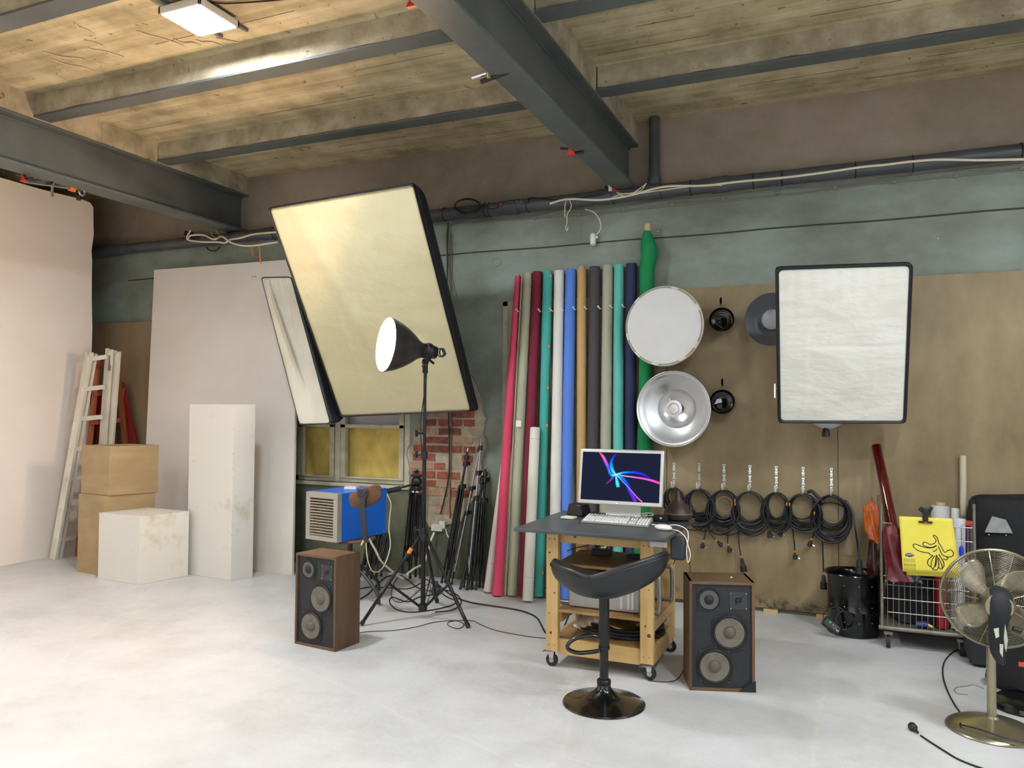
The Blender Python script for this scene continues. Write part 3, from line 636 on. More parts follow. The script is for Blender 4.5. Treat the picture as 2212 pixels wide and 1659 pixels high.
# ================================================================== SOFTBOXES
m_black = M('black_nylon', (15, 15, 20), .55, bump=.25, bs=40, var=(24, 24, 32), vs=8)
def softbox(name, lab, Q, depth, fab, rearx=.22, back=None, lip=.055, bulge=.1, amp=.010, seed=1, off=None, cloth=0.0, fw=.022):
    Q = [V(p) for p in Q]; TL, TR, BR, BL = Q; c = sum(Q, V())/4; n = (BL-TL).cross(TR-TL).normalized()
    if n.dot(V((0, 0, CAMH))-c) < 0: n = -n
    t = thing(name, lab, 'softbox', c)
    if off: back = c+V(off)
    def q(k, s, d): return c+(Q[k]-c)*s-n*d
    W_ = (TR-TL).length; H = (BL-TL).length
    # lip: outer / inner rails with rounded corners
    def rect(inset, d, m=10):
        ex = (TR-TL).normalized(); ey = (BL-TL).normalized(); out = []
        I = [TL+(ex+ey)*inset, TR+(-ex+ey)*inset, BR+(-ex-ey)*inset, BL+(ex-ey)*inset]
        rad = .03
        for i in range(4):
            p = I[i]; a = (I[i-1]-p).normalized(); b_ = (I[(i+1) % 4]-p).normalized()
            for k in range(4):
                s = k/3.; out.append(p+a*rad*(1-s)**2+b_*rad*s**2-n*d)
            e = I[(i+1) % 4]
            for k in range(1, m): out.append((p+b_*rad).lerp(e-b_*rad, k/m)-n*d)
        return out
    MB().loft([rect(.0, .005), rect(fw*.5, -.004), rect(fw, .004), rect(fw, .03), rect(.0, lip)], caps=False, closed=True).build('front_lip', m_black, t)
    # shell
    rg = []; K = 8
    rc = c-n*depth if back is None else V(back)
    for k in range(K+1):
        f = k/K; s = 1-(1-rearx)*f**3; s += bulge*math.sin(math.pi*f)
        cc = c.lerp(rc, f)-n*lip*(1-f); rr = rect(.0, 0); rg.append([cc+(p-c)*s for p in rr])
    MB().loft(rg, caps=False).build('shell', m_black, t, solid=.003)
    # diffuser cloth
    NU, NV = 60, 84; mb = MB(); rr = random.Random(seed); ph = [rr.uniform(0, 6) for _ in range(8)]
    ex = TR-TL; ey = BL-TL; inn = fw*.7
    for j in range(NV+1):
        for i in range(NU+1):
            u, v = i/NU, j/NV; iu, iv = inn/W_, inn/H; uu, vv = iu+(1-2*iu)*u, iv+(1-2*iv)*v; p = TL.lerp(TR, uu).lerp(BL.lerp(BR, uu), vv)
            e = min(u, 1-u, v, 1-v); en = min(1, e*9)
            w1 = math.sin(9*(u*.8+v*.5)+ph[0]+2*math.sin(4*v+ph[1]))*.6+math.sin(17*(v*.9-u*.4)+ph[2]+1.5*math.sin(5*u))*.35+math.sin(31*(u*.7+v)+ph[3]+2*math.sin(6*v+ph[4]))*.15
            rg_ = lambda q: (1-abs(math.sin(q)))**4
            w1 += .8*rg_(6*u+3.5*v+ph[0]+.8*math.sin(5*v))*(.4+.6*math.sin(3*v+ph[1])**2)+.5*rg_(11*v-4*u+ph[2]+math.sin(4*u))*(.5+.5*math.sin(7*u+ph[3]))-.4*(abs(v-.5) < .009)
            fold = cloth*math.exp(-((u-.18-.35*v)*16)**2)*math.sin(math.pi*min(1, v*1.3))
            edge = .35*math.exp(-((min(v, 1))*10))*math.sin(60*u+ph[5])+.3*math.exp(-(u*12))*math.sin(45*v+ph[6])
            mb.v.append(p-n*(.012-amp*(w1*.5*en+edge*.5)+.012*en*0)+n*fold*.03)
    for j in range(NV):
        for i in range(NU): a = j*(NU+1)+i; mb.f.append((a, a+1, a+NU+2, a+NU+1))
    mb.build('diffuser', fab, t, solid=.0015)
    # ring and strobe head behind
    ax = (rc-c).normalized()
    MB().lathe([(.09, -.02), (.095, .02), (.07, .03)], rc-n*lip, ax, 24).build('speed_ring', m_steel, t)
    MB().lathe([(.06, .02), (.065, .05), (.065, .16), (.05, .18)], rc-n*lip, ax, 20).build('strobe_head', m_blk, t)
    return t, c, n, rc
m_fabY = M('aged_diffuser_cloth', (204, 195, 158), .75, var=(197, 187, 147), vs=1.6, vd=5, bump=.35, bs=6, bdist=.03, stretch=(1, 1, 1.6))
m_fabW = M('white_diffuser_cloth', (226, 224, 214), .75, var=(216, 214, 202), vs=2, vd=5, bump=.45, bs=5, bdist=.05, stretch=(.7, 1, 1.8))
def quad(px, scale=None, yc=None):
    D = [CF+CR*((x-1106)/F_PX)-CU*((y-829.5)/F_PX) for x, y in px]
    A = np.array([[D[0][i], -D[1][i], D[2][i]] for i in range(3)]); t = list(np.linalg.solve(A, np.array(D[3])))+[1.0]
    P = [D[i]*float(t[i]) for i in range(4)]; s = yc/(sum(p.y for p in P)/4)
    return [p*s+V((0, 0, CAMH)) for p in P]
Q = quad([(577, 449), (893, 396), (1019, 890), (735, 902)], yc=5.24)
t, c, n, rc = softbox('large_softbox', 'large tilted rectangular softbox with yellowed diffuser behind the work lamp', Q, .42, m_fabY, rearx=.5, bulge=0, seed=2, cloth=.5, amp=.007, off=(0, .46, -.03), lip=.025, fw=.012)
# boom arm that carries it from the wall
MB().cyl(rc-n*.05, (rc.x+.02, WY-.03, rc.z+.06), .018).build('wall_arm', m_blk, t)
Q = quad([(563, 598), (628, 597), (714, 915), (646, 917)], yc=5.6)
t, c, n, rc = softbox('strip_softbox', 'narrow strip softbox with cream diffuser left of the large softbox', Q, .22, M('cream_strip_cloth', (212, 204, 184), .75, var=(200, 190, 168), vs=2, bump=.15, bs=20), rearx=.6, bulge=0, seed=5, cloth=2.2, amp=.010, lip=.015, off=(.09, .30, 0), fw=.005)
MB().cyl(rc-n*.12, (rc.x+.02, WY-.02, rc.z+.05), .014).build('wall_arm', m_blk, t)
Q = quad([(1676, 578), (1973, 568), (1958, 916), (1681, 915)], yc=5.40)
t, c, n, rc = softbox('hanging_softbox', 'white rectangular softbox hanging on the plywood wall', Q, .36, m_fabW, rearx=.45, bulge=0, seed=9, amp=.018, lip=.04, off=(.07, .36, .03), fw=.018)
MB().cyl(rc-n*.12, (rc.x, WY-.04, rc.z+.05), .016).build('wall_arm', m_blk, t)
p = at(1788, 900, 'y', 5.72); MB().sph(p, .105, .09, .085, 24, 12).build('lamp_dome', M('frosted_dome', (186, 188, 188), .4), t)
p = at(1784, 937, 'y', 5.70); MB().lathe([(.012, .05), (.022, .02), (.026, 0), (.024, -.02)], p, (0, 0, 1), 8).build('knob', m_blk, t)

# ================================================================== WORK LAMP ON STAND
m_bmet = M('black_metal', (16, 16, 17), .3, .3, coat=.2); m_or = M('orange_tape', (214, 128, 44), .6)
B0 = V((-2.80, 4.90, 0)); ap = at(833, 744, 'y', 4.60); nx = V((-.60, -.785, .11)).normalized()
t = thing('light_stand', 'black tripod light stand with orange tape carrying the work lamp', 'light stand', B0)
zt = at(913, 785, 'y', 4.9).z
MB().cyl(B0+V((0, 0, .05)), B0+V((0, 0, .62)), .017).cyl(B0+V((0, 0, .62)), B0+V((0, 0, 1.16)), .0145).cyl(B0+V((0, 0, 1.16)), B0+V((0, 0, zt)), .0115).build('pole', m_bmet, t)
zc = at(913, 1158, 'y', 4.9).z
for z, r_ in ((zc, .035), (.08, .03), (.62, .024), (1.16, .024)): MB().cyl(B0+V((0, 0, z-.03)), B0+V((0, 0, z+.02)), r_, n=18).build('collar', m_blk, t)
for z in (.62, 1.16, 1.31):
    MB().cyl(B0+V((-.01, 0, z)), B0+V((-.055, -.01, z)), .008).obox(B0+V((-.06, -.01, z)), .015, .02, .05).build('knob', m_blk, t, bevel=.003)
for k, (px, py) in enumerate(((780, 1352), (1012, 1357), (944, 1302))):
    f = fl(px, py); top = B0+V((0, 0, zc))+(f-B0).normalized()*.03; f.z = .008
    lg = MB().cyl(top, f, .0125).build('leg', m_bmet, t)
    MB().cyl(f.lerp(top, .04), f+V((0, 0, 0)), .016).build('rubber_foot', m_blkm, lg)
    MB().bar(B0+V((0, 0, .065)), f.lerp(top, .46), .006, .018).build('brace', m_bmet, t)
    if k == 0: MB().cyl(f.lerp(top, .80), f.lerp(top, .86), .016).build('tape_band', m_or, t)
t = thing('work_lamp', 'glowing black bell reflector work lamp on the tripod stand', 'lamp', ap)
R0 = .192; prof_o = [(R0, 0), (R0-.006, .03), (R0-.022, .08), (R0-.052, .14), (R0-.088, .195), (R0-.125, .24), (.058, .262)]
MB().lathe([(R0-.004, .0), *prof_o], ap, -nx, 40, caps=False).build('reflector', M('dark_grey_lacquer', (44, 40, 40), .35, coat=.2), t, solid=.002)
MB().lathe([(r-.004, h) for r, h in prof_o], ap, -nx, 40, caps=False).build('reflector_lining', M('silver_lining', (236, 232, 224), .35), t)
MB().lathe([(.001, .048), (R0-.014, .050)], ap, -nx, 40, caps=False).build('diffuser', EM('warm_lamp_glow', (255, 214, 172), SPOT_E), t)
MB().lathe([(.058, .255), (.052, .27), (.052, .30), (.06, .305), (.06, .335), (.05, .345), (.044, .38), (.02, .385)], ap, -nx, 26).build('socket', m_blk, t)
sp = ap-nx*.33
b = MB().bar(sp+V((0, 0, -.03)), V((B0.x, B0.y, zt+.0)), .02, .03).cyl(V((B0.x, B0.y, zt-.07)), V((B0.x, B0.y, zt+.02)), .02).cyl(sp+V((0, 0, -.06)), sp+V((.05, -.03, -.085)), .009)
b.sph(V((B0.x, B0.y, zt+.01)), .026, .022, .03); b.build('swivel', m_blk, t)
q = ap-nx*.38; k = []
for i in range(26): a = i*.75; k.append(q+V((.035+.022*math.cos(a)+.001*i, -.01*math.sin(a*.5), .03*math.sin(a))))
MB().tube(spline(k, 3), .0045, 6).build('cord_loop', m_bcab, t)
P = [V((B0.x-.02, B0.y-.015, zt-.02))]+[V((B0.x+.022*math.cos(i*.9), B0.y-.02, zt-.05-i*.12)) for i in range(int((zt-.3)/.12))]
MB().tube(spline(P, 4), .004, 5).build('cord', m_bcab, t)

# ================================================================== FOLDED STANDS
def folded(name, lab, foot, top, ytop, r=.012, mat=m_bmet, tape=None, spigot=True, knob=True, col=2, spread=.035, frac=.62, n_leg=3):
    f = fl(*foot); tp = at(top[0], top[1], 'y', ytop); a = (tp-f).normalized(); L_ = (tp-f).length; u, v, _ = frame_of(a)
    t = thing(name, lab, 'light stand', f, 'folded stands by the brick patch')
    b = MB(); b.cyl(f+a*.12, f+a*L_*frac, r); b.cyl(f+a*L_*frac, f+a*(L_-.03), r*.75); b.build('column', mat, t)
    for s in (frac-.01, frac+.16, .93):
        if s < .96: MB().cyl(f+a*(L_*s-.02), f+a*(L_*s+.02), r*1.6).build('collar', m_blk, t)
    for i in range(n_leg):
        an = 2.1*i+.5; o_ = u*math.cos(an)+v*math.sin(an)
        p0 = f+o_*spread+V((0, 0, .02)); p1 = f+a*L_*frac+o_*(r*1.7)
        lg = MB().cyl(p0, p1, r*.62, n=10).build('leg', m_bmet, t); MB().sph(p0, r*.95, r*.95, r*1.1, 8, 6).build('rubber_foot', m_blkm, lg)
        if i == 0 and tape: q = p0.lerp(p1, tape); MB().cyl(q, q+a*.035, r*.8).build('tape_band', m_or, lg)
        MB().bar(f+a*.16, p0.lerp(p1, .35), .004, .012).build('brace', mat, t)
    if spigot: MB().cyl(f+a*(L_-.05), tp, r*.6, r*.5).build('spigot', m_chrome, t)
    if knob:
        for s in (frac, frac+.17): q = f+a*L_*s; MB().cyl(q, q+u*.05, .006).obox(q+u*.055, .03, .014, .034).build('knob', m_blk, t, bevel=.004)
    return t
m_chr2 = M('worn_chrome', (170, 170, 172), .3, 1)
for i, (fx, fy, tx, ty) in enumerate([(783, 1248, 800, 1150), (795, 1252, 812, 1146), (806, 1249, 822, 1148), (816, 1246, 836, 1150)]):
    folded('folded_stand', ['black folded stand below the heater, %s' % s for s in ('first from the large speaker side', 'second along the wall', 'third along the wall', 'nearest the fluid head tripod')][i], (fx, fy), (tx, ty), 6.07, knob=False, spigot=False, frac=.97, r=.011, spread=.03, tape=None)
folded('folded_stand', 'black folded stand with orange tape on its leg beside the tripod head', (876, 1240), (893, 1035), 6.05, tape=.82, frac=.9)
t = folded('tripod', 'black camera tripod with fluid pan head against the wall', (897, 1250), (905, 1060), 6.02, frac=.93, r=.015, spread=.05, spigot=False, knob=False); t['category'] = 'tripod'; t.name = 'camera_tripod'
p = at(900, 1052, 'y', 5.98)
MB().obox(p+V((.0, 0, -.01)), .07, .08, .035).sph(p+V((0, 0, .05)), .05, .04, .045).obox(p+V((0, 0, .1)), .09, .06, .02).build('fluid_head', m_blk, t, bevel=.006)
MB().tube(spline([p+V((0, -.03, .03)), p+V((-.06, -.1, .01)), p+V((-.12, -.16, -.01))], 4), .010).build('pan_arm', m_blk, t)
MB().tube([p+V((-.09, -.12, -.005)), p+V((-.17, -.2, -.025))], .022, 10).build('grip', m_blkm, t)
MB().cyl(p+V((0, 0, -.045)), p+V((0, 0, -.03)), .05).build('level_ring', m_chrome, t)
folded('folded_stand', 'tall black folded stand with fabric wrapped top, first right of the wall socket', (962, 1262), (1011, 968), 6.07, tape=.9, r=.014, frac=.72)
folded('folded_stand', 'silver legged folded stand between the black stands', (976, 1266), (1040, 950), 6.08, mat=m_chr2, r=.011, n_leg=2, frac=.5, tape=None)
folded('folded_stand', 'black folded stand with orange tape beside the chrome tubes', (1000, 1275), (1026, 1145), 6.02, tape=.9, r=.013, frac=.92)
folded('folded_stand', 'black folded stand at the foot of the chrome stand, close to the pink roll', (1020, 1276), (1042, 1020), 6.06, r=.013, frac=.76, tape=.9)
folded('folded_stand', 'chrome topped folded stand reaching highest over the bricks', (1010, 1272), (1040, 946), 6.07, mat=m_chr2, r=.012, frac=.6, tape=None)
folded('folded_stand', 'black folded stand nearest to the pink roll, silver tip', (1036, 1272), (1049, 1006), 6.07, r=.013, frac=.72)
p = at(945, 1140, 'y', WY-.02)
t = thing('wall_socket', 'white taped wall socket low on the bricks', 'socket', p)
MB().obox(p, .11, .04, .06).obox(p+V((.05, 0, .03)), .06, .03, .07).build('housing', M('yellowed_plastic', (204, 202, 192), .4, var=(176, 176, 172), vs=30), t, bevel=.006)
cable('power_cable', 'thick cream cable hanging from the wall socket behind the lamp stand', [(938, 1150), (930, 1170), (922, 1200), (914, 1218), (895, 1228), (880, 1240)], [WY-.05, WY-.1, WY-.2, WY-.3, WY-.5, WY-.7], .009, m_wcab)
cable('loose_cable', 'short cream cable end hanging right of the wall socket', [(963, 1142), (966, 1155), (974, 1168)], WY-.03, .006, m_wcab)

# ================================================================== PAPER ROLLS
rolls = [ # name, foot px, top px, radius, colour, label, top radius, core out
 ('pink', (1074, 1289), (1119, 597), .043, (200, 62, 92), 'raspberry pink paper roll, narrowing towards its top', .024, .02, 6.05),
 ('sage', (1106, 1289), (1141, 591), .040, (160, 160, 136), 'grey green paper roll between the pink and burgundy rolls', .038, 0, 6.05),
 ('burgundy', (1131, 1290), (1161, 588), .041, (112, 18, 42), 'dark burgundy red paper roll', .041, 0, 6.05),
 ('turquoise', (1165, 1291), (1184, 586), .041, (64, 160, 148), 'turquoise paper roll with a row of small orange tape marks', .039, 0, 6.05),
 ('white', (1197, 1298), (1208, 586), .043, (212, 208, 198), 'tall white paper roll behind the left desk leg', .042, 0, 6.05),
 ('blue', (1221, 1297), (1233, 583), .045, (82, 124, 208), 'bright blue paper roll', .043, 0, 6.05),
 ('tan', (1254, 1298), (1257, 583), .038, (186, 150, 96), 'mustard tan paper roll with its core sticking out on top', .037, .03, 6.05),
 ('charcoal', (1276, 1298), (1285, 577), .044, (66, 62, 64), 'charcoal grey paper roll', .044, 0, 6.05),
 ('stone', (1304, 1298), (1313, 574), .042, (164, 162, 142), 'stone grey paper roll behind the monitor, between charcoal and pale teal', .042, 0, 6.05),
 ('teal', (1334, 1298), (1337, 573), .040, (96, 180, 168), 'pale teal paper roll right of the stone grey one', .040, 0, 6.05),
 ('navy', (1360, 1298), (1364, 570), .043, (36, 42, 82), 'navy blue paper roll next to the green fabric roll', .043, 0, 6.05)]
m_core = M('cardboard_core', (196, 172, 134), .8)
for nm, f, tp, r, colr, lab, rt, co, yt in rolls:
    mt = M(nm+'_paper', colr, .75, var=tuple(min(255, int(c*1.06+3)) for c in colr), vs=1.6, vd=4, stretch=(1, 1, .3), bump=.05, bs=15)
    F0 = fl(*f); T0 = at(tp[0], tp[1], 'y', WY-.012-rt); a = (T0-F0).normalized(); F0.z += .012; L_ = (T0-F0).length
    t = thing('paper_roll', lab, 'paper roll', F0, 'backdrop paper rolls leaning on the wall')
    N_ = 26; mb = MB(); rr = random.Random(nm); u, v, _ = frame_of(a); rings = []
    for i in range(N_+1):
        s = i/N_; rad = r+(rt-r)*(s if nm != 'pink' else (min(1, s*1.02)**1.3)); rad *= 1+.010*math.sin(7*s+len(nm))+(.03*math.sin(9*s) if nm == 'turquoise' else 0)
        wob = .004*math.sin(5*s+len(nm)*2)
        rings.append([F0+a*(L_*s)+u*wob+(u*math.cos(x)+v*math.sin(x))*rad for x in [2*math.pi*j/28 for j in range(28)]])
    # rolled end: rim then recess
    last = rings[-1]; cc = F0+a*L_
    rings.append([cc+(p-cc)*.82 for p in last]); rings.append([cc+(p-cc)*.80-a*.03 for p in last])
    mb.loft(rings).build('paper', mt, t)
    # loose outer edge of the paper
    k = []
    for i in range(15): s = .01+.97*i/14; rad = r+(rt-r)*s; an = -2.2+.15*math.sin(4*s+len(nm)); k.append((F0+a*(L_*s)+(u*math.cos(an)+v*math.sin(an))*(rad+.0015)))
    MB().cyl(F0+a*(L_-.05), cc+a*(co-.004 if co else -.012), rt*.62, n=18).build('core', m_core if nm in ('pink',) else M('pale_core', (172, 164, 140), .8), t)
    if nm == 'turquoise':
        for (px, py) in ((1192, 597), (1189, 676), (1187, 756), (1184, 848), (1182, 930), (1177, 1242)):
            s = (py-1291)/(586-1291); q = F0+a*(L_*s); d = (V((0, 0, CAMH))-q).normalized(); rg = V((1, 0, 0))
            MB().obox(q+(d*.80+rg*.62)*r*1.0, .014, .012, .026).build('tape_mark', m_or, t, bevel=.002)
    if nm == 'sage':
        q0 = fl(1091, 1288); q1 = at(1128, 592, 'y', 6.06); MB().cyl(q0+V((0, 0, .01)), q1, .010, .008, 10).build('loose_edge', M('loose_paper', (156, 152, 126), .8), t)
        q = at(1120, 915, 'y', 5.84); MB().obox(q, .045, .004, .05).build('white_label', M('white_plastic', (226, 224, 216), .35), t, smooth=False)
# green fabric roll
F0 = fl(1381, 1299); T0 = at(1399, 498, 'y', 6.03); F0.z = .02; a = (T0-F0).normalized(); L_ = (T0-F0).length; u, v, _ = frame_of(a)
t = thing('fabric_roll', 'tall green fabric roll on a cardboard core, highest of all the rolls', 'fabric roll', F0, 'backdrop paper rolls leaning on the wall')
mg = M('green_fabric', (10, 120, 66), .85, var=(16, 138, 78), vs=4, vd=4, bump=.2, bs=18, stretch=(1, 1, .3))
rings = []
for i in range(41):
    s = i/40; r = .056+.006*math.sin(7*s)+.003*math.sin(23*s)
    if s > .9: r = .056+.012*math.sin((s-.9)*31.4)-.03*max(0, (s-.955)/.045)
    c = F0+a*(L_*s)+V((.012*math.sin(3.3*s), 0, 0))+(V((.016, 0, 0)) if .9 < s < .965 else V((0, 0, 0)))
    rings.append([c+(u*math.cos(x)*(1+.05*math.sin(9*s+x))+v*math.sin(x))*r for x in [2*math.pi*j/28 for j in range(28)]])
MB().loft(rings).build('fabric', mg, t); MB().cyl(F0+a*(L_-.1), T0+a*.05, .027).build('core', m_core, t)
q = at(1375, 1098, 'y', 5.9)
MB().poly([q+V(k) for k in ((0, 0, .09), (.07, -.01, .08), (.05, -.02, -.10), (.015, 0, -.06))], (0, .01, 0)).build('loose_flap', mg, t, bevel=.003)
# short white roll and the white tube behind the pink roll
def simple_roll(name, f, tp, yt, r, col_, lab, cat='paper roll'):
    F0 = fl(*f); F0.z += .012; T0 = at(tp[0], tp[1], 'y', yt); a = (T0-F0).normalized(); L_ = (T0-F0).length
    t = thing(name, lab, cat, F0, 'backdrop paper rolls leaning on the wall')
    MB().lathe([(r, 0), (r*1.01, L_*.3), (r*.99, L_), (r*.84, L_), (r*.82, L_-.04)], F0, a, 28).build('paper', M(lab[:14].replace(' ', '_'), col_, .75, var=tuple(min(255, c+5) for c in col_), vs=2, stretch=(1, 1, .3)), t)
    MB().lathe([(r+.0007, L_*.13), (r+.0007, L_*.13+.002)], F0, a, 28, False).lathe([(r+.0007, L_*.93), (r+.0007, L_*.93+.002)], F0, a, 28, False).build('paper_edge', M('seam_line', (150, 146, 132), .9), t)  # thin darker rings near both ends of the roll
    return t
simple_roll('paper_roll', (1140, 1301), (1156, 924), 5.86, .041, (214, 210, 196), 'short white paper roll standing in front of the burgundy and turquoise rolls')
simple_roll('paper_roll', (1054, 1281), (1115, 830), 6.055, .036, (216, 204, 196), 'slim white paper roll half hidden behind the pink roll')
# white cup hooks between the rolls
hk = None; labs = ['pink and sage', 'sage and burgundy', 'burgundy and turquoise', 'turquoise and white', 'white and blue', 'blue and tan', 'tan and charcoal', 'charcoal and stone', 'stone and pale teal', 'pale teal and navy']
for (px, py), l in zip([(1119, 673), (1142, 674), (1167, 673), (1192, 672), (1216, 671), (1242, 669), (1267, 668), (1296, 667), (1322, 665), (1348, 664)], labs):
    p = at(px, py, 'y', WY-.105); lb = 'small white wall hook between the %s paper rolls' % l
    if hk is None:
        hk = thing('roll_hook', lb, 'hook', p, 'white hooks between the paper rolls'); mw = M('white_plastic', (226, 224, 216), .35)
        MB().tube(spline([p+V((0, .105, .01)), p+V((0, .04, .008)), p+V((0, .0, .0)), p+V((-.012, -.01, .018))], 5), .0045, 6).sph(p+V((-.012, -.01, .018)), .008, n=8, m=6).build('prong', mw, hk)
    else: dup(hk, p, lb)

# ================================================================== ON THE PLYWOOD WALL
m_hk = M('zinc_plated', (222, 222, 220), .28, .75)
m_spun = M('spun_aluminium', (222, 222, 222), .38, 1, bump=.03, bs=120, rvar=.08, vs=5)
def hook_small(p, lab):
    t = thing('perforated_hook', lab, 'hook', p, 'short steel hooks holding the reflectors')
    MB().poly([p+V(q) for q in ((-.008, 0, 0), (.008, 0, 0), (.008, 0, .05), (0, 0, .06), (-.008, 0, .05))], (0, .003, 0)).build('strap', m_hk, t)
    MB().tube(spline([p+V((0, 0, .005)), p+V((0, -.03, -.005)), p+V((0, -.06, .005))], 4), .004).build('prong', m_hk, t)
YP = WY-.02
# silver dish
c = at(1453, 883, 'y', 5.85); ax = V((-.09, -1, .0)).normalized()
t = thing('beauty_dish', 'shiny silver beauty dish, lower of the two large round ones', 'beauty dish', c, 'round reflectors on the plywood wall')
MB().lathe([(.282, .0), (.286, -.006), (.276, -.012), (.27, -.02), (.262, -.022), (.24, -.05), (.20, -.085), (.15, -.105), (.145, -.12), (.11, -.16), (.07, -.175), (.02, -.178)], c, ax, 64, False).build('bowl', m_spun, t, solid=.002)
MB().lathe([(.004, -.028), (.035, -.03), (.044, -.02), (.052, -.02), (.064, -.022), (.064, -.026), (.04, -.036), (.004, -.036)], c, ax, 32, False).build('deflector', m_spun, t)
b = MB(); 
for an in (.6, 2.7, 4.8): u, v, _ = frame_of(ax); o_ = (u*math.cos(an)+v*math.sin(an))*.05; b.cyl(c+o_-ax*.03, c+o_*1.1-ax*.17, .003, n=6)
b.tube(spline([c+V((-.02, -.0, .10)), c+V((-.02, -.02, .085)), c+V((-.015, -.02, .06))], 4), .004); b.build('struts', m_chrome, t)
MB().lathe([(.07, -.175), (.07, -.23)], c, ax, 24).build('mount_ring', m_steel, t)
# white diffuser over a dish
c = at(1433, 704, 'y', 5.82)
t = thing('beauty_dish', 'large round dish covered with a white diffuser sock, upper of the two', 'beauty dish', c, 'round reflectors on the plywood wall')
MB().lathe([(.298, .0), (.303, -.012), (.296, -.02), (.26, -.05), (.16, -.09), (.07, -.10)], c, ax, 64, False).build('bowl', M('white_metal', (208, 204, 192), .4), t, solid=.002)
MB().lathe([(.001, .010), (.15, .009), (.26, .004), (.284, .0)], c, ax, 64, False).build('diffuser_cloth', M('white_sock', (214, 213, 210), .8, var=(208, 207, 204), vs=3, bump=.05, bs=60), t)
MB().lathe([(.284, -.001), (.294, .001), (.298, -.002)], c, ax, 64, False).build('elastic_band', M('brown_band', (150, 142, 126), .7), t)
b = MB(); u, v, _ = frame_of(ax)
for an in (.25, .8, 1.35, 2.1, 2.6, 3.6, 4.4, 5.5):
    k = [c+(u*math.cos(an+x)+v*math.sin(an+x))*.292+ax*.003 for x in (-.09, -.03, .03, .09)]; MB().tube(k, .0065, 6).build('clip', M('white_plastic', (226, 224, 216), .35), t)
# grey dish behind the softbox
c = at(1667, 690, 'y', 5.92); c.y = 5.90
t = thing('beauty_dish', 'grey beauty dish half hidden behind the hanging softbox', 'beauty dish', c, 'round reflectors on the plywood wall')
MB().lathe([(.19, 0), (.192, -.004), (.186, -.008), (.14, -.05), (.09, -.08), (.03, -.09)], c, ax, 48, False).build('bowl', M('grey_lacquer', (84, 86, 90), .45), t, solid=.002)
MB().lathe([(.001, -.01), (.06, -.012), (.073, -.022), (.07, -.028)], c, ax, 32, False).build('deflector', M('pale_grey_lacquer', (150, 150, 148), .4), t)
MB().tube(spline([c+V((-.01, -.01, .085)), c+V((-.01, -.02, .07)), c+V((0, 0, .05))], 4), .004).lathe([(.05, -.08), (.05, -.18)], c, ax, 16).build('mount', m_chrome, t)
# grid of small hooks holding
for (px, py, lb) in ((1557, 659, 'upper'), (1560, 834, 'lower')):
    hook_small(at(px, py, 'y', YP), 'short steel hook above the %s small black reflector' % lb)
p = at(1674, 845, 'y', 5.9)
t = thing('softbox_latch', 'small steel latch beside the left edge of the hanging softbox', 'latch', p)
MB().bar(p+V((0, 0, -.05)), p+V((0, 0, .055)), .012, .014).cyl(p+V((0, 0, .02)), p+V((.03, 0, .02)), .006).build('strap', m_chrome, t, bevel=.002)
MB().cyl(p, V((p.x, YP, p.z)), .005).build('stem', m_chrome, t)
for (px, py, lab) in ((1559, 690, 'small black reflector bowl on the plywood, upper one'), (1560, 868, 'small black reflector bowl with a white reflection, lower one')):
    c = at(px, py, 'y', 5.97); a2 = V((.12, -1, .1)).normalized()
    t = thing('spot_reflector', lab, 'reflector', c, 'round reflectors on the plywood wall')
    MB().lathe([(.088, -.01), (.09, .0), (.086, .006), (.082, 0), (.078, -.02), (.07, -.022), (.07, -.05), (.06, -.052), (.06, -.08), (.05, -.082), (.05, -.12)], c, a2, 40, False).build('bowl', M('gloss_black', (10, 10, 11), .18), t, solid=.002)
    MB().cyl(c-a2*.12, V((c.x, YP, c.z-.01)), .04).build('mount', m_blk, t)
    cc = c+V((-.025, .03, -.03)); MB().lathe([(.026, -.05), (.028, .03), (.022, .034), (.02, 0)], cc, a2, 24).build('inner_tube', M('gloss_black', (10, 10, 11), .18), t)
    if 'lower' in lab: MB().poly([cc+V((x, -.045, z)) for x, z in ((-.03, .012), (.028, .026), (.02, .052), (-.012, .05))], (0, .002, 0)).build('painted_reflection', M('white_plastic', (226, 224, 216), .35), t)  # white patch painted in as the bowl's bright reflection
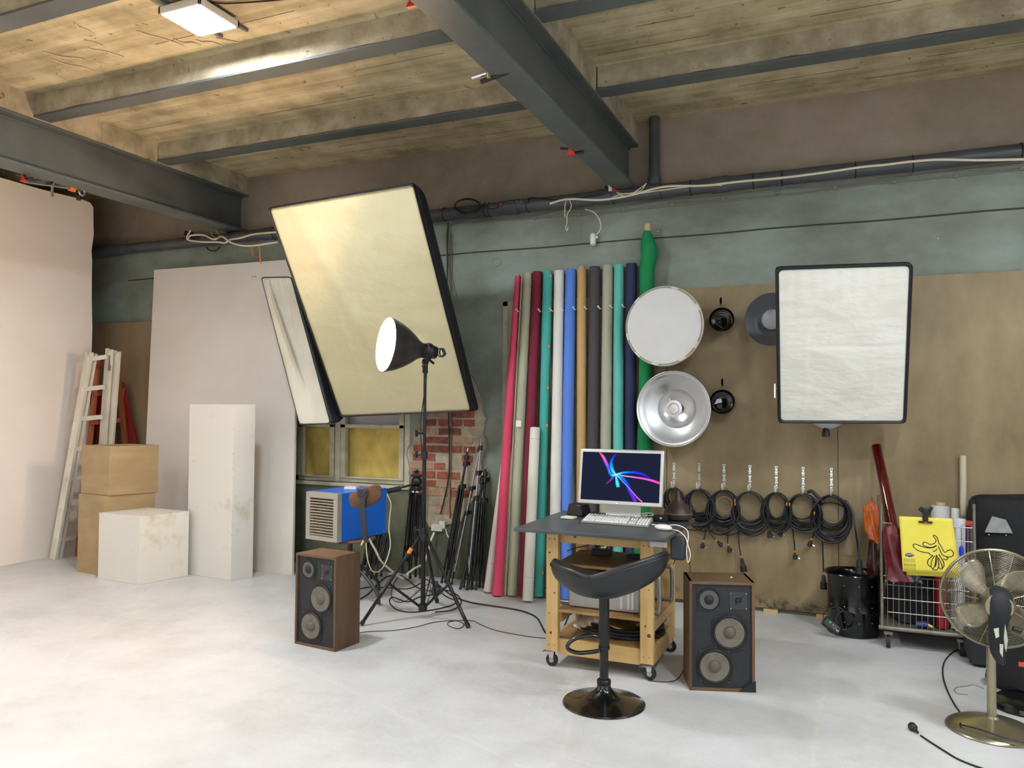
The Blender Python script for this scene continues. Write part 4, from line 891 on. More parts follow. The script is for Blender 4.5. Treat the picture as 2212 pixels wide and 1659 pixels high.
# seven perforated steel hooks
xs = [1456, 1510, 1564, 1620, 1677, 1735, 1796]; yb = [1057, 1060, 1062, 1064, 1067, 1069, 1072]; ytp = [1001, 1003, 1005, 1007, 1009, 1010, 1013]
labs = ['behind the brown diffuser', 'over the coil with a thin grey loop', 'over the coil right of the grey looped one', 'over the coil with the long hanging socket', 'over the narrow coil with two short plugs', 'over the coil with the black cord bundle', 'over the last coil next to the black drum']
hk = None
for x, y0, y1, l in zip(xs, yb, ytp, labs):
    p = at(x, (y0+y1)/2, 'y', YP-.003); p.z = .985; lb = 'bright perforated steel hook %s' % l
    if hk is None:
        hk = thing('cable_hook', lb, 'hook', p, 'row of seven steel cable hooks')
        b = MB()
        for i in range(9):
            za, zb = .095-i*.019, .095-(i+1)*.019+.001; wa = .0085+.003*abs(math.cos(i*1.57)); b.hexa([p+V((-wa, -.002, za)), p+V((wa, -.002, za)), p+V((wa, .002, za)), p+V((-wa, .002, za))], [p+V((-wa*.8, -.003, zb)), p+V((wa*.8, -.003, zb)), p+V((wa*.8, .002, zb)), p+V((-wa*.8, .002, zb))])
        b.build('strap', m_hk, hk, bevel=.0015)
        b = MB()
        for i in (0, 2, 4): b.cyl(p+V((0, -.004, .085-i*.03)), p+V((0, -.001, .085-i*.03)), .0045, n=10)
        b.build('screw', M('dark_slot', (40, 40, 40), .5), hk)
        MB().tube(spline([p+V((0, -.002, -.07)), p+V((-.001, -.02, -.095)), p+V((-.002, -.05, -.1)), p+V((-.003, -.068, -.085)), p+V((-.004, -.07, -.045))], 6), .0065, 8).build('prong', m_hk, hk)
    else: dup(hk, p, lb)
# cable coils
coils = [ # hook index, width m, drop m, loops, dangles [(px,py)...], label
 (0, .15, .2, 10, [], 'black cable coil hanging behind the brown diffuser, leftmost of the row'),
 (1, .23, .28, 20, [([(1522, 1120), (1525, 1140), (1522, 1160), (1519, 1172)], 'plug'), ([(1530, 1120), (1532, 1145), (1540, 1160), (1550, 1170)], 'plug')], 'black cable coil with a thin grey loop and two hanging plugs'),
 (2, .24, .30, 20, [([(1574, 1132), (1573, 1150), (1572, 1170), (1574, 1180)], 'plug')], 'wide black cable coil with one plug straight below it'),
 (3, .25, .31, 18, [([(1600, 1125), (1596, 1150), (1597, 1180), (1602, 1206)], 'socket')], 'black cable coil with a long drop ending in a thick socket'),
 (4, .20, .28, 16, [([(1657, 1118), (1658, 1135), (1661, 1148)], 'plug'), ([(1698, 1118), (1697, 1135), (1690, 1146)], 'plug')], 'narrow black cable coil with two short hanging plugs'),
 (5, .24, .28, 17, [([(1711, 1120), (1713, 1150), (1716, 1175), (1717, 1195)], 'plug'), ([(1760, 1130), (1759, 1148), (1752, 1168)], 'plug')], 'black cable coil with orange marked cords, second from the black drum'),
 (6, .26, .33, 15, [([(1777, 1110), (1776, 1150), (1778, 1200), (1779, 1242)], 'socket')], 'black cable coil with a hanging socket, last of the row beside the drum')]
for hi, wd, dp, nl, dang, lab in coils:
    h = at(xs[hi], yb[hi]-3, 'y', YP-.045); h.z = .884; rr = random.Random(hi+20)
    t = thing('cable_coil', lab, 'cable coil', h, 'black cable coils on the plywood wall')
    pts = []; wobx = 0
    for i in range(nl):
        s = rr.uniform(.64, 1.0) if i > 1 else 1; ww = wd*s; dd = dp*s*rr.uniform(.93, 1.03); dx = rr.uniform(-.012, .012); dy = -.028+.05*(i/nl)+rr.uniform(-.008, .008)
        for j in range(16):
            an = 2*math.pi*j/16; x = math.sin(an); z = math.cos(an)
            pin = ((z+1)/2)**2
            pts.append(h+V((x*ww/2*(1+.12*(1-pin)*(-z))+dx*(1-pin), dy+.012*math.sin(an*2+i), z*dd/2-dd/2+(.010 if True else 0)*(1-abs(z))+rr.uniform(-.002, .002))))
    # drooping outer loop
    cb = MB().tube(spline(pts, 3), .0068, 6).build('cable', m_bcab, t)
    if hi in (1, 2):
        for sgn in (1, -1):
            k = [h+V((sgn*.09, .0, -.16)), h+V((sgn*.12, -.01, -.28)), h+V((sgn*.03, -.01, -dp-.03)), h+V((-sgn*.05, 0, -dp-.0))]
            MB().tube(spline(k, 6), .0045, 6).build('drooping_loop', m_bcab, t)
    if hi == 1: MB().tube(spline([h+V((-.02, -.03, .004)), h+V((-.08, -.03, -.03)), h+V((-.105, -.03, -.12)), h+V((-.09, -.03, -.2))], 6), .003, 5).build('grey_strand', M('grey_cord', (150, 148, 140), .5), t)
    if hi == 2: MB().ring(h+V((.01, -.035, -.095)), (0, 1, .05), .055, .002, 28, 5).build('twine_loop', M('twine', (150, 134, 100), .7), t)
    if hi == 5: MB().tube(spline([h+V((.03, -.02, .02)), h+V((.06, -.03, .03)), h+V((.10, -.03, -.01)), h+V((.14, -.03, -.05))], 5), .012, 7).build('cord_bundle', m_bcab, t)
    if hi == 6: MB().ring(h+V((.0, .02, -.17)), (0, 1, 0), .12, .004, 40, 6).build('outer_loop', m_bcab, t)
    for mk in range(1 if hi else 0):
        an = (-.9, -2.4, 0.9, -1.1, 1.0, -1.0, -1.3)[hi]; q = h+V((math.sin(an)*wd*.45, -.045, math.cos(an)*dp*.46-dp/2))
        MB().obox(q, .008, .012, .022).build('orange_mark', m_or, t, bevel=.002)
    for k, kind in dang:
        P = [at(x, y, 'y', YP-.05) for x, y in k]
        MB().tube(spline(P, 5), .005, 6).build('cable_end', m_bcab, t); e = P[-1]; a = (P[-1]-P[-2]).normalized()
        MB().cyl(e-a*.02, e-a*.005, .0062).build('orange_mark', m_or, t)
        if kind == 'plug':
            MB().lathe([(.006, -.004), (.012, .012), (.016, .02), (.016, .042), (.012, .045)], e, a, 14).obox(e+a*.028+V((.01, 0, 0)), .02, .02, .02).build('plug', m_blkm, t)
            MB().cyl(e+a*.03+V((.016, .005, 0)), e+a*.032+V((.032, .005, -.006)), .0022, n=6).cyl(e+a*.03+V((.016, -.006, 0)), e+a*.032+V((.032, -.006, -.006)), .0022, n=6).build('pins', m_chrome, t)
        else: MB().lathe([(.008, 0), (.013, .01), (.016, .05), (.023, .058), (.024, .098), (.02, .1)], e, a, 16).build('socket', m_blkm, t)

# ================================================================== LOUDSPEAKERS
m_wal = wood('walnut_veneer', (72, 52, 34), (104, 78, 52), (14, 14, .8)); m_waltop = wood('walnut_veneer_top', (82, 60, 40), (112, 84, 58), (.8, 14, 14))
m_baf = M('black_baffle', (34, 35, 38), .7, var=(40, 41, 44), vs=30); m_coneP = M('grey_paper_cone', (104, 98, 86), .75, var=(114, 108, 96), vs=20)
m_dcap = M('dust_cap', (92, 84, 76), .45); m_rub = M('rubber_surround', (20, 20, 21), .5)
def speaker(fl_, fr, dep, H, lab, mirror=False, corner=False):
    a, b_ = V(fl_+(0,)), V(fr+(0,)); ex = (b_-a); W_ = ex.length; ex.normalize(); ey = V((-ex.y, ex.x, 0)); t = thing('loudspeaker', lab, 'loudspeaker', (a+b_)/2+ey*dep/2, 'pair of walnut loudspeakers')
    def P(x, y, z): return a+ex*x+ey*y+V((0, 0, z))
    th = .016
    def bx(x0, x1, y0, y1, z0, z1, mb): return mb.hexa([P(x0, y0, z0), P(x1, y0, z0), P(x1, y1, z0), P(x0, y1, z0)], [P(x0, y0, z1), P(x1, y0, z1), P(x1, y1, z1), P(x0, y1, z1)])
    mb = MB(); bx(0, th, 0, dep, 0, H, mb); bx(W_-th, W_, 0, dep, 0, H, mb); bx(th, W_-th, dep-.01, dep, 0, H, mb); mb.build('cabinet', m_wal, t, bevel=.0015, smooth=False)
    mb = MB(); bx(.0005, W_-.0005, .0002, dep-.001, H-th, H, mb); mb.build('top_panel', m_waltop, t, bevel=.0015, smooth=False); mb = MB(); bx(th, W_-th, 0, dep, 0, th, mb); mb.build('bottom_panel', m_waltop, t, bevel=.0015, smooth=False)
    mb = MB()
    for x0, x1, z0, z1 in ((0, .003, 0, H), (W_-.003, W_, 0, H)): pass
    mb = MB(); bx(th, W_-th, .012, .03, th, H-th, mb); mb.build('baffle', m_baf, t, smooth=False)
    fx = (lambda x: W_-x) if mirror else (lambda x: x)
    dr_ = -ey
    def driver(x, z, r, nm, ears=True):
        c = P(x, .012, z)
        pl = MB().poly([c+ex*px_+V((0, 0, pz))+dr_*.0005 for px_, pz in ([(-r*.98, 0), (-r*.93, r*.55), (-r*.78, r*.86), (-r*.3, r*1.06), (r*.3, r*1.06), (r*.78, r*.86), (r*.93, r*.55), (r*.98, 0), (r*.93, -r*.55), (r*.78, -r*.86), (r*.3, -r*1.06), (-r*.3, -r*1.06), (-r*.78, -r*.86), (-r*.93, -r*.55)])], dr_*.003)
        o = pl.build(nm, m_rub, t, bevel=.001)
        MB().lathe([(r*.92, .003), (r*.92, .008), (r*.87, .013), (r*.80, .011), (r*.77, .006)], c, dr_, 44, False).build('surround', m_rub, o)
        MB().lathe([(r*.78, .0095), (r*.6, .0075), (r*.34, .0055), (.001, .0052)], c+dr_*.001, dr_, 44, False).build('cone', m_coneP, o)
        MB().lathe([(r*.34, .0065), (r*.33, .0105), (r*.30, .010), (r*.28, .013), (r*.2, .018), (r*.1, .021), (.001, .022)], c, dr_, 32, False).build('dust_cap', m_dcap, o)
        mb = MB()
        for sx, sz in ((-1, 1), (1, 1), (1, -1), (-1, -1)): mb.cyl(c+ex*(sx*r*.74)+V((0, 0, sz*r*.82)), c+ex*(sx*r*.74)+V((0, 0, sz*r*.82))+dr_*.005, .0032, n=8)
        mb.build('screws', m_steel, o)
    driver(fx(W_*.62), H*.535, W_*.288, 'upper_woofer'); driver(fx(W_*.39), H*.222, W_*.288, 'lower_woofer')
    # midrange in square plate
    r = W_*.164; c = P(fx(W_*.305), .012, H*.83); s = W_*.185
    o = MB().poly([c+ex*x+V((0, 0, z)) for x, z in ((-s, -s), (s, -s), (s, s), (-s, s))], dr_*.003).build('midrange', m_baf, t, bevel=.001)
    MB().lathe([(r*1.14, .003), (r*1.12, .007), (r*1.0, .006), (r*.96, .002), (r*.85, .004)], c, dr_, 36, False).build('surround', m_rub, o)
    MB().lathe([(r*.88, .006), (r*.5, .0045), (r*.44, .004)], c+dr_*.002, dr_, 36, False).build('cone', M('dark_grey_cone', (84, 82, 76), .6), o)
    MB().lathe([(r*.48, .006), (r*.4, .010), (.001, .015)], c, dr_, 24, False).build('dust_cap', m_blkm, o)
    # tweeter plate
    c = P(fx(W_*.755), .012, H*.825); s = W_*.138
    o = MB().poly([c+ex*x+V((0, 0, z)) for x, z in ((-s, -s), (s, -s), (s, s), (-s, s))], dr_*.003).build('tweeter', M('tweeter_plate', (48, 49, 52), .5), t, bevel=.001)
    MB().lathe([(.018, .003), (.016, .006), (.010, .002), (.006, .006), (.001, .008)], c, dr_, 20, False).bar(c+ex*(-.028)+V((0, 0, -.03))+dr_*.006, c+ex*.028+V((0, 0, .03))+dr_*.006, .002, .002).build('dome', m_rub, o)
    mb = MB(); 
    for sx, sz in ((-1, 1), (1, 1), (1, -1), (-1, -1)): mb.cyl(c+ex*(sx*s*.85)+V((0, 0, sz*s*.85)), c+ex*(sx*s*.85)+V((0, 0, sz*s*.85))+dr_*.005, .0028, n=8)
    mb.build('screws', m_chrome, o)
    if corner: MB().poly([P(W_-.09, -.002, .002), P(W_+.004, -.002, .002), P(W_+.004, -.002, .06), P(W_-.03, -.002, .045)], ey*.004).build('black_foil_corner', m_blk, t)
    return t, P
t, PR = speaker((-.797, 4.247), (-.472, 4.357), .235, .578, 'large walnut loudspeaker with black baffle to the right of the desk', mirror=False, corner=True)
MB().sph(PR(.24, .10, .582), .005, n=8, m=6).build('white_peg', M('white_plastic', (226, 224, 216), .35), t)
speaker((-3.235, 4.04), (-2.898, 4.0), .225, .572, 'walnut loudspeaker standing alone on the floor left of the lamp stand', mirror=False)

# ================================================================== ROLLING DESK
m_pine = wood('yellow_pine', (186, 150, 92), (210, 178, 120), (16, 16, .9)); m_pinex = wood('yellow_pine_rail', (182, 146, 88), (208, 174, 116), (.9, 16, 16))
m_osb = M('rough_board', (150, 116, 70), .65, var=(178, 142, 92), vs=6, vd=6, bump=.1); m_knot = M('pine_knot', (104, 56, 28), .7)
m_top = M('dark_grey_laminate', (66, 68, 70), .35, var=(74, 76, 78), vs=12, bump=.02)
m_wplas = M('white_plastic', (226, 224, 216), .35); m_silver = M('anodised_aluminium', (196, 194, 188), .35, .55); m_al2 = M('dull_aluminium', (150, 148, 142), .4, .8)
D = thing('rolling_desk', 'pine desk on casters with dark grey top carrying the monitor', 'desk', (-1.33, 4.55, 0))
TZ = .815
MB().box(-1.765, -.895, 4.115, 4.965, TZ-.02, TZ).build('tabletop', m_top, D, bevel=.003, smooth=False)
legs = [(-1.63, 4.285), (-1.075, 4.285), (-1.63, 4.83), (-1.075, 4.83)]
for i, (x, y) in enumerate(legs):
    lg = MB().box(x, x+.072, y, y+.045, .092, TZ-.021).build('leg', m_pine, D, bevel=.003, smooth=False)
    b = MB(); kn = [(.2, .03, .008), (.43, .05, .005), (.31, .02, .004), (.66, .02, .006), (.13, .02, .003), (.13, .05, .003), (.74, .02, .004), (.74, .05, .004)] if i == 0 else [(.25, .05, .011), (.3, .03, .006), (.13, .02, .003), (.13, .05, .003), (.74, .02, .004), (.74, .05, .004), (.5, .05, .004)]
    for z, dx, r in kn: b.lathe([(r, 0), (r*.9, .0006)], (x+dx, y-.0002, z), (0, -1, 0), 12)
    b.build('knot', m_knot, lg)
b = MB().box(-1.60, -1.0, 4.33, 4.35, .715, .793); b.build('front_rail', m_pinex, D, bevel=.003, smooth=False)
MB().lathe([(.009, 0), (.007, .0006)], (-1.47, 4.3298, .755), (0, -1, 0), 12).build('knot', m_knot, D)
MB().box(-1.62, -1.01, 4.83, 4.85, .715, .793).build('back_rail', m_pinex, D, bevel=.003, smooth=False)
for x in (-1.625, -1.03):
    MB().box(x, x+.02, 4.33, 4.83, .715, .793).build('side_rail', m_pine, D, bevel=.003, smooth=False)
# upper board, computer shelf, bottom tray
MB().box(-1.60, -1.02, 4.36, 4.86, .572, .588).build('upper_shelf', M('brown_board', (122, 90, 48), .6, var=(142, 108, 62), vs=4, vd=5, stretch=(1, 4, 1)), D, smooth=False)
for x in (-1.60, -1.045): MB().box(x, x+.02, 4.35, 4.86, .556, .572).build('shelf_batten', m_pine, D, smooth=False)
MB().box(-1.575, -1.005, 4.30, 4.86, .318, .336).build('computer_shelf', m_osb, D, bevel=.002, smooth=False)
for x in (-1.57, -1.03): MB().box(x, x+.02, 4.33, 4.84, .255, .318).build('shelf_batten', m_pine, D, smooth=False)
MB().box(-1.62, -1.01, 4.33, 4.87, .150, .164).build('bottom_shelf', m_osb, D, bevel=.002, smooth=False)
for y in (4.33, 4.85): MB().box(-1.56, -1.075, y-.02, y, .075, .165).build('tray_rail', m_pinex, D, bevel=.003, smooth=False)
for x in (-1.62, -1.03): MB().box(x, x+.022, 4.33, 4.83, .075, .165).build('tray_rail', m_pine, D, bevel=.003, smooth=False)
for i, (x, y) in enumerate(legs):
    c = V((x+.035-(.02 if i == 0 else 0), y+.03, 0)); k = MB().obox(c+V((0, 0, .088)), .06, .055, .004)
    for s in (-1, 1): k.poly([c+V((-.008, s*.014, .086)), c+V((.028, s*.014, .086)), c+V((.022, s*.014, .03)), c+V((.004, s*.014, .03))], (0, .003, 0))
    k.obox(c+V((-.02, 0, .075)), .05, .03, .012)
    k.build('caster_fork', m_chrome, D, bevel=.001, smooth=False)
    w_ = MB().lathe([(.018, -.012), (.034, -.011), (.037, 0), (.034, .011), (.018, .012)], c+V((.013, 0, .037)), (0, 1, 0), 24).build('caster_wheel', m_blkm, D)
    MB().cyl(c+V((.013, -.015, .037)), c+V((.013, .015, .037)), .014).build('wheel_hub', M('grey_plastic', (150, 150, 150), .5), w_)
# box clipped at the right edge, tape
MB().box(-.925, -.845, 4.36, 4.42, .66, .79).build('hanging_box', M('grey_plastic_box', (48, 54, 60), .45), D, bevel=.012)
MB().box(-1.02, -.925, 4.283, 4.286, .74, .775).build('white_tape', M('white_tape', (206, 202, 196), .5), D, smooth=False)
# monitor
Mx0, Mx1, Mz0, Mz1, My = -1.547, -1.022, .915, 1.247, 4.60
T = thing('monitor', 'flat aluminium framed monitor on the desk showing coloured light streaks', 'monitor', (-1.285, 4.72, TZ))
def mp(u, v, d=0):  # u,v 0..1 over the front, tilted back a little, d towards the viewer
    return V((Mx0+(Mx1-Mx0)*u, My+.055*v-d, Mz0+(Mz1-Mz0)*v))
b = MB(); b.hexa([mp(0, 0), mp(1, 0), mp(1, 0, -.03), mp(0, 0, -.03)], [mp(0, 1), mp(1, 1), mp(1, 1, -.03), mp(0, 1, -.03)]); b.build('frame', m_silver, T, bevel=.006)
sc = MB().hexa([mp(.036, .075, .001), mp(.964, .075, .001), mp(.964, .075, -.001), mp(.036, .075, -.001)], [mp(.036, .945, .001), mp(.964, .945, .001), mp(.964, .945, -.001), mp(.036, .945, -.001)]).build('screen', EM('screen_navy', (24, 28, 46), 1.0), T, smooth=False)
mstr = bpy.data.materials.new('screen_light'); mstr.use_nodes = True; nt = mstr.node_tree; nt.nodes.clear()
e_ = nt.nodes.new('ShaderNodeEmission'); o_ = nt.nodes.new('ShaderNodeOutputMaterial'); a_ = nt.nodes.new('ShaderNodeVertexColor'); a_.layer_name = 'Col'
nt.links.new(a_.outputs[0], e_.inputs[0]); nt.links.new(e_.outputs[0], o_.inputs[0]); e_.inputs[1].default_value = 1.0
def sp_(x, y): # screen pixel in the close-up (125..1370, 200..1040) -> uv
    return .036+.928*(x-122)/(1370-122), .945-.87*(y-200)/(1040-200)
bg = (24, 28, 46)
strokes = [([(395, 205), (450, 270), (500, 360), (550, 470), (590, 570), (640, 600)], [8, 18, 22, 20, 22, 18], [(230, 70, 110), (240, 90, 160), (180, 80, 200), (90, 80, 240), (0, 130, 250), (40, 200, 250)]),
 ([(670, 220), (625, 280), (595, 370), (600, 460), (640, 550), (670, 585)], [6, 14, 20, 24, 22, 18], [(40, 36, 130), (50, 40, 210), (10, 90, 240), (0, 160, 250), (60, 200, 250), (170, 240, 255)]),
 ([(680, 585), (780, 550), (900, 535), (1020, 540), (1130, 575), (1240, 640)], [12, 16, 16, 20, 20, 6], [(140, 230, 255), (0, 160, 245), (20, 80, 235), (40, 40, 230), (40, 34, 180), (46, 30, 110)]),
 ([(700, 590), (850, 605), (1000, 620), (1150, 640), (1260, 665), (1368, 700)], [6, 9, 11, 13, 16, 18], [(170, 220, 255), (210, 140, 240), (240, 100, 210), (250, 90, 200), (250, 80, 190), (236, 60, 150)]),
 ([(700, 600), (790, 650), (860, 740), (910, 850), (960, 940), (1010, 1030)], [8, 22, 22, 24, 24, 24], [(60, 180, 255), (10, 110, 245), (20, 70, 240), (60, 50, 235), (80, 40, 220), (90, 40, 190)]),
 ([(695, 600), (790, 700), (890, 800), (960, 880), (1040, 970), (1110, 1030)], [4, 5, 6, 7, 7, 8], [(170, 240, 255), (90, 190, 250), (170, 130, 245), (220, 110, 235), (245, 110, 220), (250, 130, 220)]),
 ([(680, 610), (695, 680), (710, 740), (725, 800)], [12, 18, 24, 20], [(80, 220, 255), (40, 210, 245), (60, 220, 250), (30, 190, 230)]),
 ([(650, 600), (600, 680), (550, 730), (515, 760)], [16, 14, 10, 5], [(20, 110, 240), (110, 40, 150), (130, 34, 90), (60, 28, 56)]),
 ([(590, 600), (640, 595), (690, 585)], [16, 22, 14], [(0, 130, 240), (60, 200, 250), (200, 245, 255)])]
b = MB(); b.c = []
for si, (pts, ws, cs) in enumerate(strokes):
    n = 28; cv = spline([V((x, y, 0)) for x, y in pts], 6); m = len(cv)
    for i, p in enumerate(cv):
        f = i/(m-1)*(len(ws)-1); a = min(int(f), len(ws)-2); f -= a; w_ = ws[a]*(1-f)+ws[a+1]*f
        cA, cB = C(*cs[a]), C(*cs[a+1]); cc = [cA[k]*(1-f)+cB[k]*f for k in range(3)]
        tt = (cv[min(i+1, m-1)]-cv[max(i-1, 0)]).normalized(); nn = V((-tt.y, tt.x, 0))
        for s, k in ((-1.5, .0), (-.7, .75), (0, 1.15), (.7, .75), (1.5, .0)):
            q = p+nn*w_*s; q.x = max(124, min(1368, q.x)); q.y = max(203, min(1037, q.y)); u, v_ = sp_(q.x, q.y)
            b.v.append(mp(u, v_, .0016+.0001*si)); g0 = C(*bg); b.c.append(tuple([g0[j]*(1-min(1, k))+cc[j]*k for j in range(3)])+(1,))
    base = len(b.v)-m*5
    for i in range(m-1):
        for j in range(4): a = base+i*5+j; b.f.append((a, a+1, a+6, a+5))
b.build('screen_image', mstr, sc, smooth=False)
MB().sph(mp(.475, .035, .001), .0035, .001, .004, 10, 6).build('power_light', EM('power_led', (250, 250, 245), 1.2), T)
b = MB(); n = 12; pr = []
for i in range(n+1):
    s = i/n; x0, x1 = -1.395, -1.175
    if s < .6: q = s/.6; p = (4.70, .925-(.925-.85)*q)
    elif s < .8: q = (s-.6)/.2*math.pi/2; p = (4.70-.03*(1-math.cos(q)), .85-.03*math.sin(q))
    else: q = (s-.8)/.2; p = (4.67-.10*q, .8195)
    pr.append(p)
ring = []
for (y, z) in pr: ring.append([V((-1.395-(.03*(1 if z < .82 else 0)), y, z)), V((-1.175, y, z)), V((-1.175, y+.006, z+.004)), V((-1.395-(.03*(1 if z < .82 else 0)), y+.006, z+.004))])
b.loft(ring).build('stand', m_silver, T)
MB().cyl((-1.285, 4.64, .98), (-1.285, 4.72, .93), .02).build('hinge', m_silver, T)
# keyboard
kq = [at(1255, 1129, 'z', TZ), at(1401, 1140, 'z', TZ), at(1411, 1127, 'z', TZ), at(1271, 1117, 'z', TZ)]
K = thing('keyboard', 'white full size keyboard lying in front of the monitor', 'keyboard', (kq[0]+kq[2])/2)
bt = [q+V((0, 0, .001)) for q in kq]; tp = [kq[0]+V((0, 0, .012)), kq[1]+V((0, 0, .012)), kq[2]+V((0, 0, .022)), kq[3]+V((0, 0, .022))]
MB().hexa(bt, tp).build('base', M('keyboard_tray', (150, 150, 146), .5), K, bevel=.002)
def kp(u, v): return tp[0].lerp(tp[1], u).lerp(tp[3].lerp(tp[2], u), v)
b = MB()
for r in range(6):
    v0, v1 = .06+r*.155, .06+r*.155+.13; wds = [1]*15
    if r == 0: wds = [1.5, 1, 1.3, 6, 1.3, 1, 1.5]
    for (ua, ub, ws) in ((.015, .68, wds), (.70, .80, [1, 1, 1] if r not in (2,) else []), (.815, .985, [1, 1, 1, 1])):
        tot = sum(ws) or 1; u = ua
        for w_ in ws:
            e = u+(ub-ua)*w_/tot; g = .0045
            c4 = [kp(u+g, v0), kp(e-g, v0), kp(e-g, v1), kp(u+g, v1)]; h4 = [kp(u+g*1.8, v0+.012), kp(e-g*1.8, v0+.012), kp(e-g*1.8, v1-.012), kp(u+g*1.8, v1-.012)]
            b.hexa(c4, [q+V((0, 0, .005)) for q in h4]); u = e
b.build('keys', M('white_keys', (220, 219, 212), .5), K, smooth=False)
MB().bar(kp(.0, .5)+V((0, 0, .0)), kp(1, .5), .001, .001).build('key_gap', M('grey_plastic', (150, 150, 150), .5), K)
p = at(1433, 1145, 'z', TZ); tm = thing('computer_mouse', 'rounded white mouse at the right front corner of the desk', 'mouse', p)
MB().sph(p+V((0, 0, .014)), .036, .056, .019, 24, 14, R=Matrix.Rotation(1.1, 3, 'Z')).build('shell', m_wplas, tm)
cable('mouse_cable', 'white cable running from the mouse over the desk edge', [(1447, 1144), (1465, 1147), (1480, 1160), (1487, 1180), (1491, 1200), (1486, 1215), (1483, 1190), (1487, 1160), (1482, 1143), (1460, 1134), (1435, 1136), (1408, 1133)], [4.41, 4.4, 4.38, 4.36, 4.35, 4.35, 4.36, 4.4, 4.45, 4.47, 4.46, 4.46], .003, m_wplas)
# docks, drive, adapters
p = at(1243, 1116, 'z', TZ); t = thing('drive_dock', 'black two slot hard drive dock at the left of the monitor', 'drive dock', p)
c = p+V((0, .06, 0)); R = Matrix.Rotation(-.35, 3, 'Z')
MB().hexa([c+R@V(q) for q in ((-.06, -.05, 0), (.065, -.05, 0), (.065, .06, 0), (-.06, .06, 0))], [c+R@V(q) for q in ((-.05, -.042, .075), (.055, -.042, .075), (.05, .045, .078), (-.045, .045, .078))]).build('housing', m_blk, t, bevel=.008)
b = MB()
for x in (-.018, .022): b.hexa([c+R@V((x-.012, -.03, .0745)), c+R@V((x+.012, -.03, .0745)), c+R@V((x+.012, .035, .077)), c+R@V((x-.012, .035, .077))], [c+R@V((x-.012, -.03, .0765)), c+R@V((x+.012, -.03, .0765)), c+R@V((x+.012, .035, .079)), c+R@V((x-.012, .035, .079))])
b.build('slot', M('dark_slot', (40, 40, 40), .5), t)
MB().tube(spline([c+R@V((.06, .05, .01)), c+R@V((.09, .06, .025)), c+R@V((.12, .05, .02)), c+R@V((.14, .1, .004))], 5), .0035).build('cord', m_bcab, t)
p = at(1229, 1121, 'z', TZ); tag(MB().obox(p+V((0, 0, .009)), .085, .062, .016, -.2).build('external_drive', M('cream_plastic', (212, 206, 186), .45), loc=p, bevel=.005), 'small cream external drive in front of the black drive dock', 'hard drive')
p = at(1392, 1119, 'z', TZ); t = thing('power_adapter', 'white cable adapter lying behind the keyboard', 'adapter', p)
MB().obox(p+V((.0, 0, .012)), .04, .03, .022, .2).lathe([(.004, 0), (.009, .01), (.009, .04)], p+V((-.05, 0, .012)), (1, 0, 0), 12).build('housing', m_wplas, t, bevel=.004)
MB().tube(spline([p+V((-.045, 0, .012)), p+V((-.1, .02, .012)), p+V((-.15, .01, .005)), p+V((-.18, -.05, .004))], 6), .003).tube(spline([p+V((.02, .01, .012)), p+V((.05, .03, .02)), p+V((.0, .1, .02)), p+V((-.08, .09, .004))], 6), .003).build('cord', m_wplas, t)
p = at(1428, 1127, 'z', TZ); t = thing('card_reader', 'small black box with white port beside the brown diffuser', 'device', p)
MB().obox(p+V((0, .02, .02)), .085, .05, .038, -.1).obox(p+V((-.07, .03, .012)), .05, .06, .022, .1).build('housing', m_blk, t, bevel=.003)
MB().obox(p+V((.0, -.0065, .022)), .012, .003, .008, -.1).build('port', m_wplas, t)
p = at(1452, 1124, 'z', TZ); p.y = max(p.y, 4.72); p = V((-.975, 4.83, TZ)); t = thing('aroma_diffuser', 'dark brown wooden aroma diffuser shaped like a flask on the desk', 'aroma diffuser', p)
m_dbr = M('dark_brown_wood', (52, 38, 32), .45, var=(70, 50, 40), vs=3, stretch=(1, 1, 6))
MB().lathe([(.055, .0), (.08, .012), (.088, .035), (.088, .044)], p, (0, 0, 1), 40).build('base', m_dbr, t)
MB().lathe([(.089, .0435), (.089, .0465)], p, (0, 0, 1), 40).build('light_band', M('band_copper', (150, 118, 100), .4), t)
MB().lathe([(.088, .046), (.078, .07), (.05, .1), (.025, .13), (.016, .16), (.0135, .18), (.009, .18), (.008, .165)], p, (0, 0, 1), 40).build('lid', m_dbr, t)
for i, (dx, lb) in enumerate(((-1.42, 'black power adapter brick on the shelf under the desktop'), (-1.20, 'flat black power adapter behind the stool backrest on the upper shelf'))):
    c = V((dx, 4.70, .588)); tag(MB().obox(c+V((0, 0, .02 if i == 0 else .012)), .12, .06, .04 if i == 0 else .024, .05).build('power_brick', m_blk, loc=c, bevel=.005), lb, 'power adapter')
cable('black_cable', 'tangle of thin black cables hanging under the desktop', [(1225, 1190), (1240, 1184), (1262, 1180), (1290, 1172), (1300, 1190), (1320, 1176), (1290, 1180), (1275, 1165), (1292, 1190), (1278, 1205), (1300, 1200), (1318, 1168)], 4.76, .0035, m_bcab)
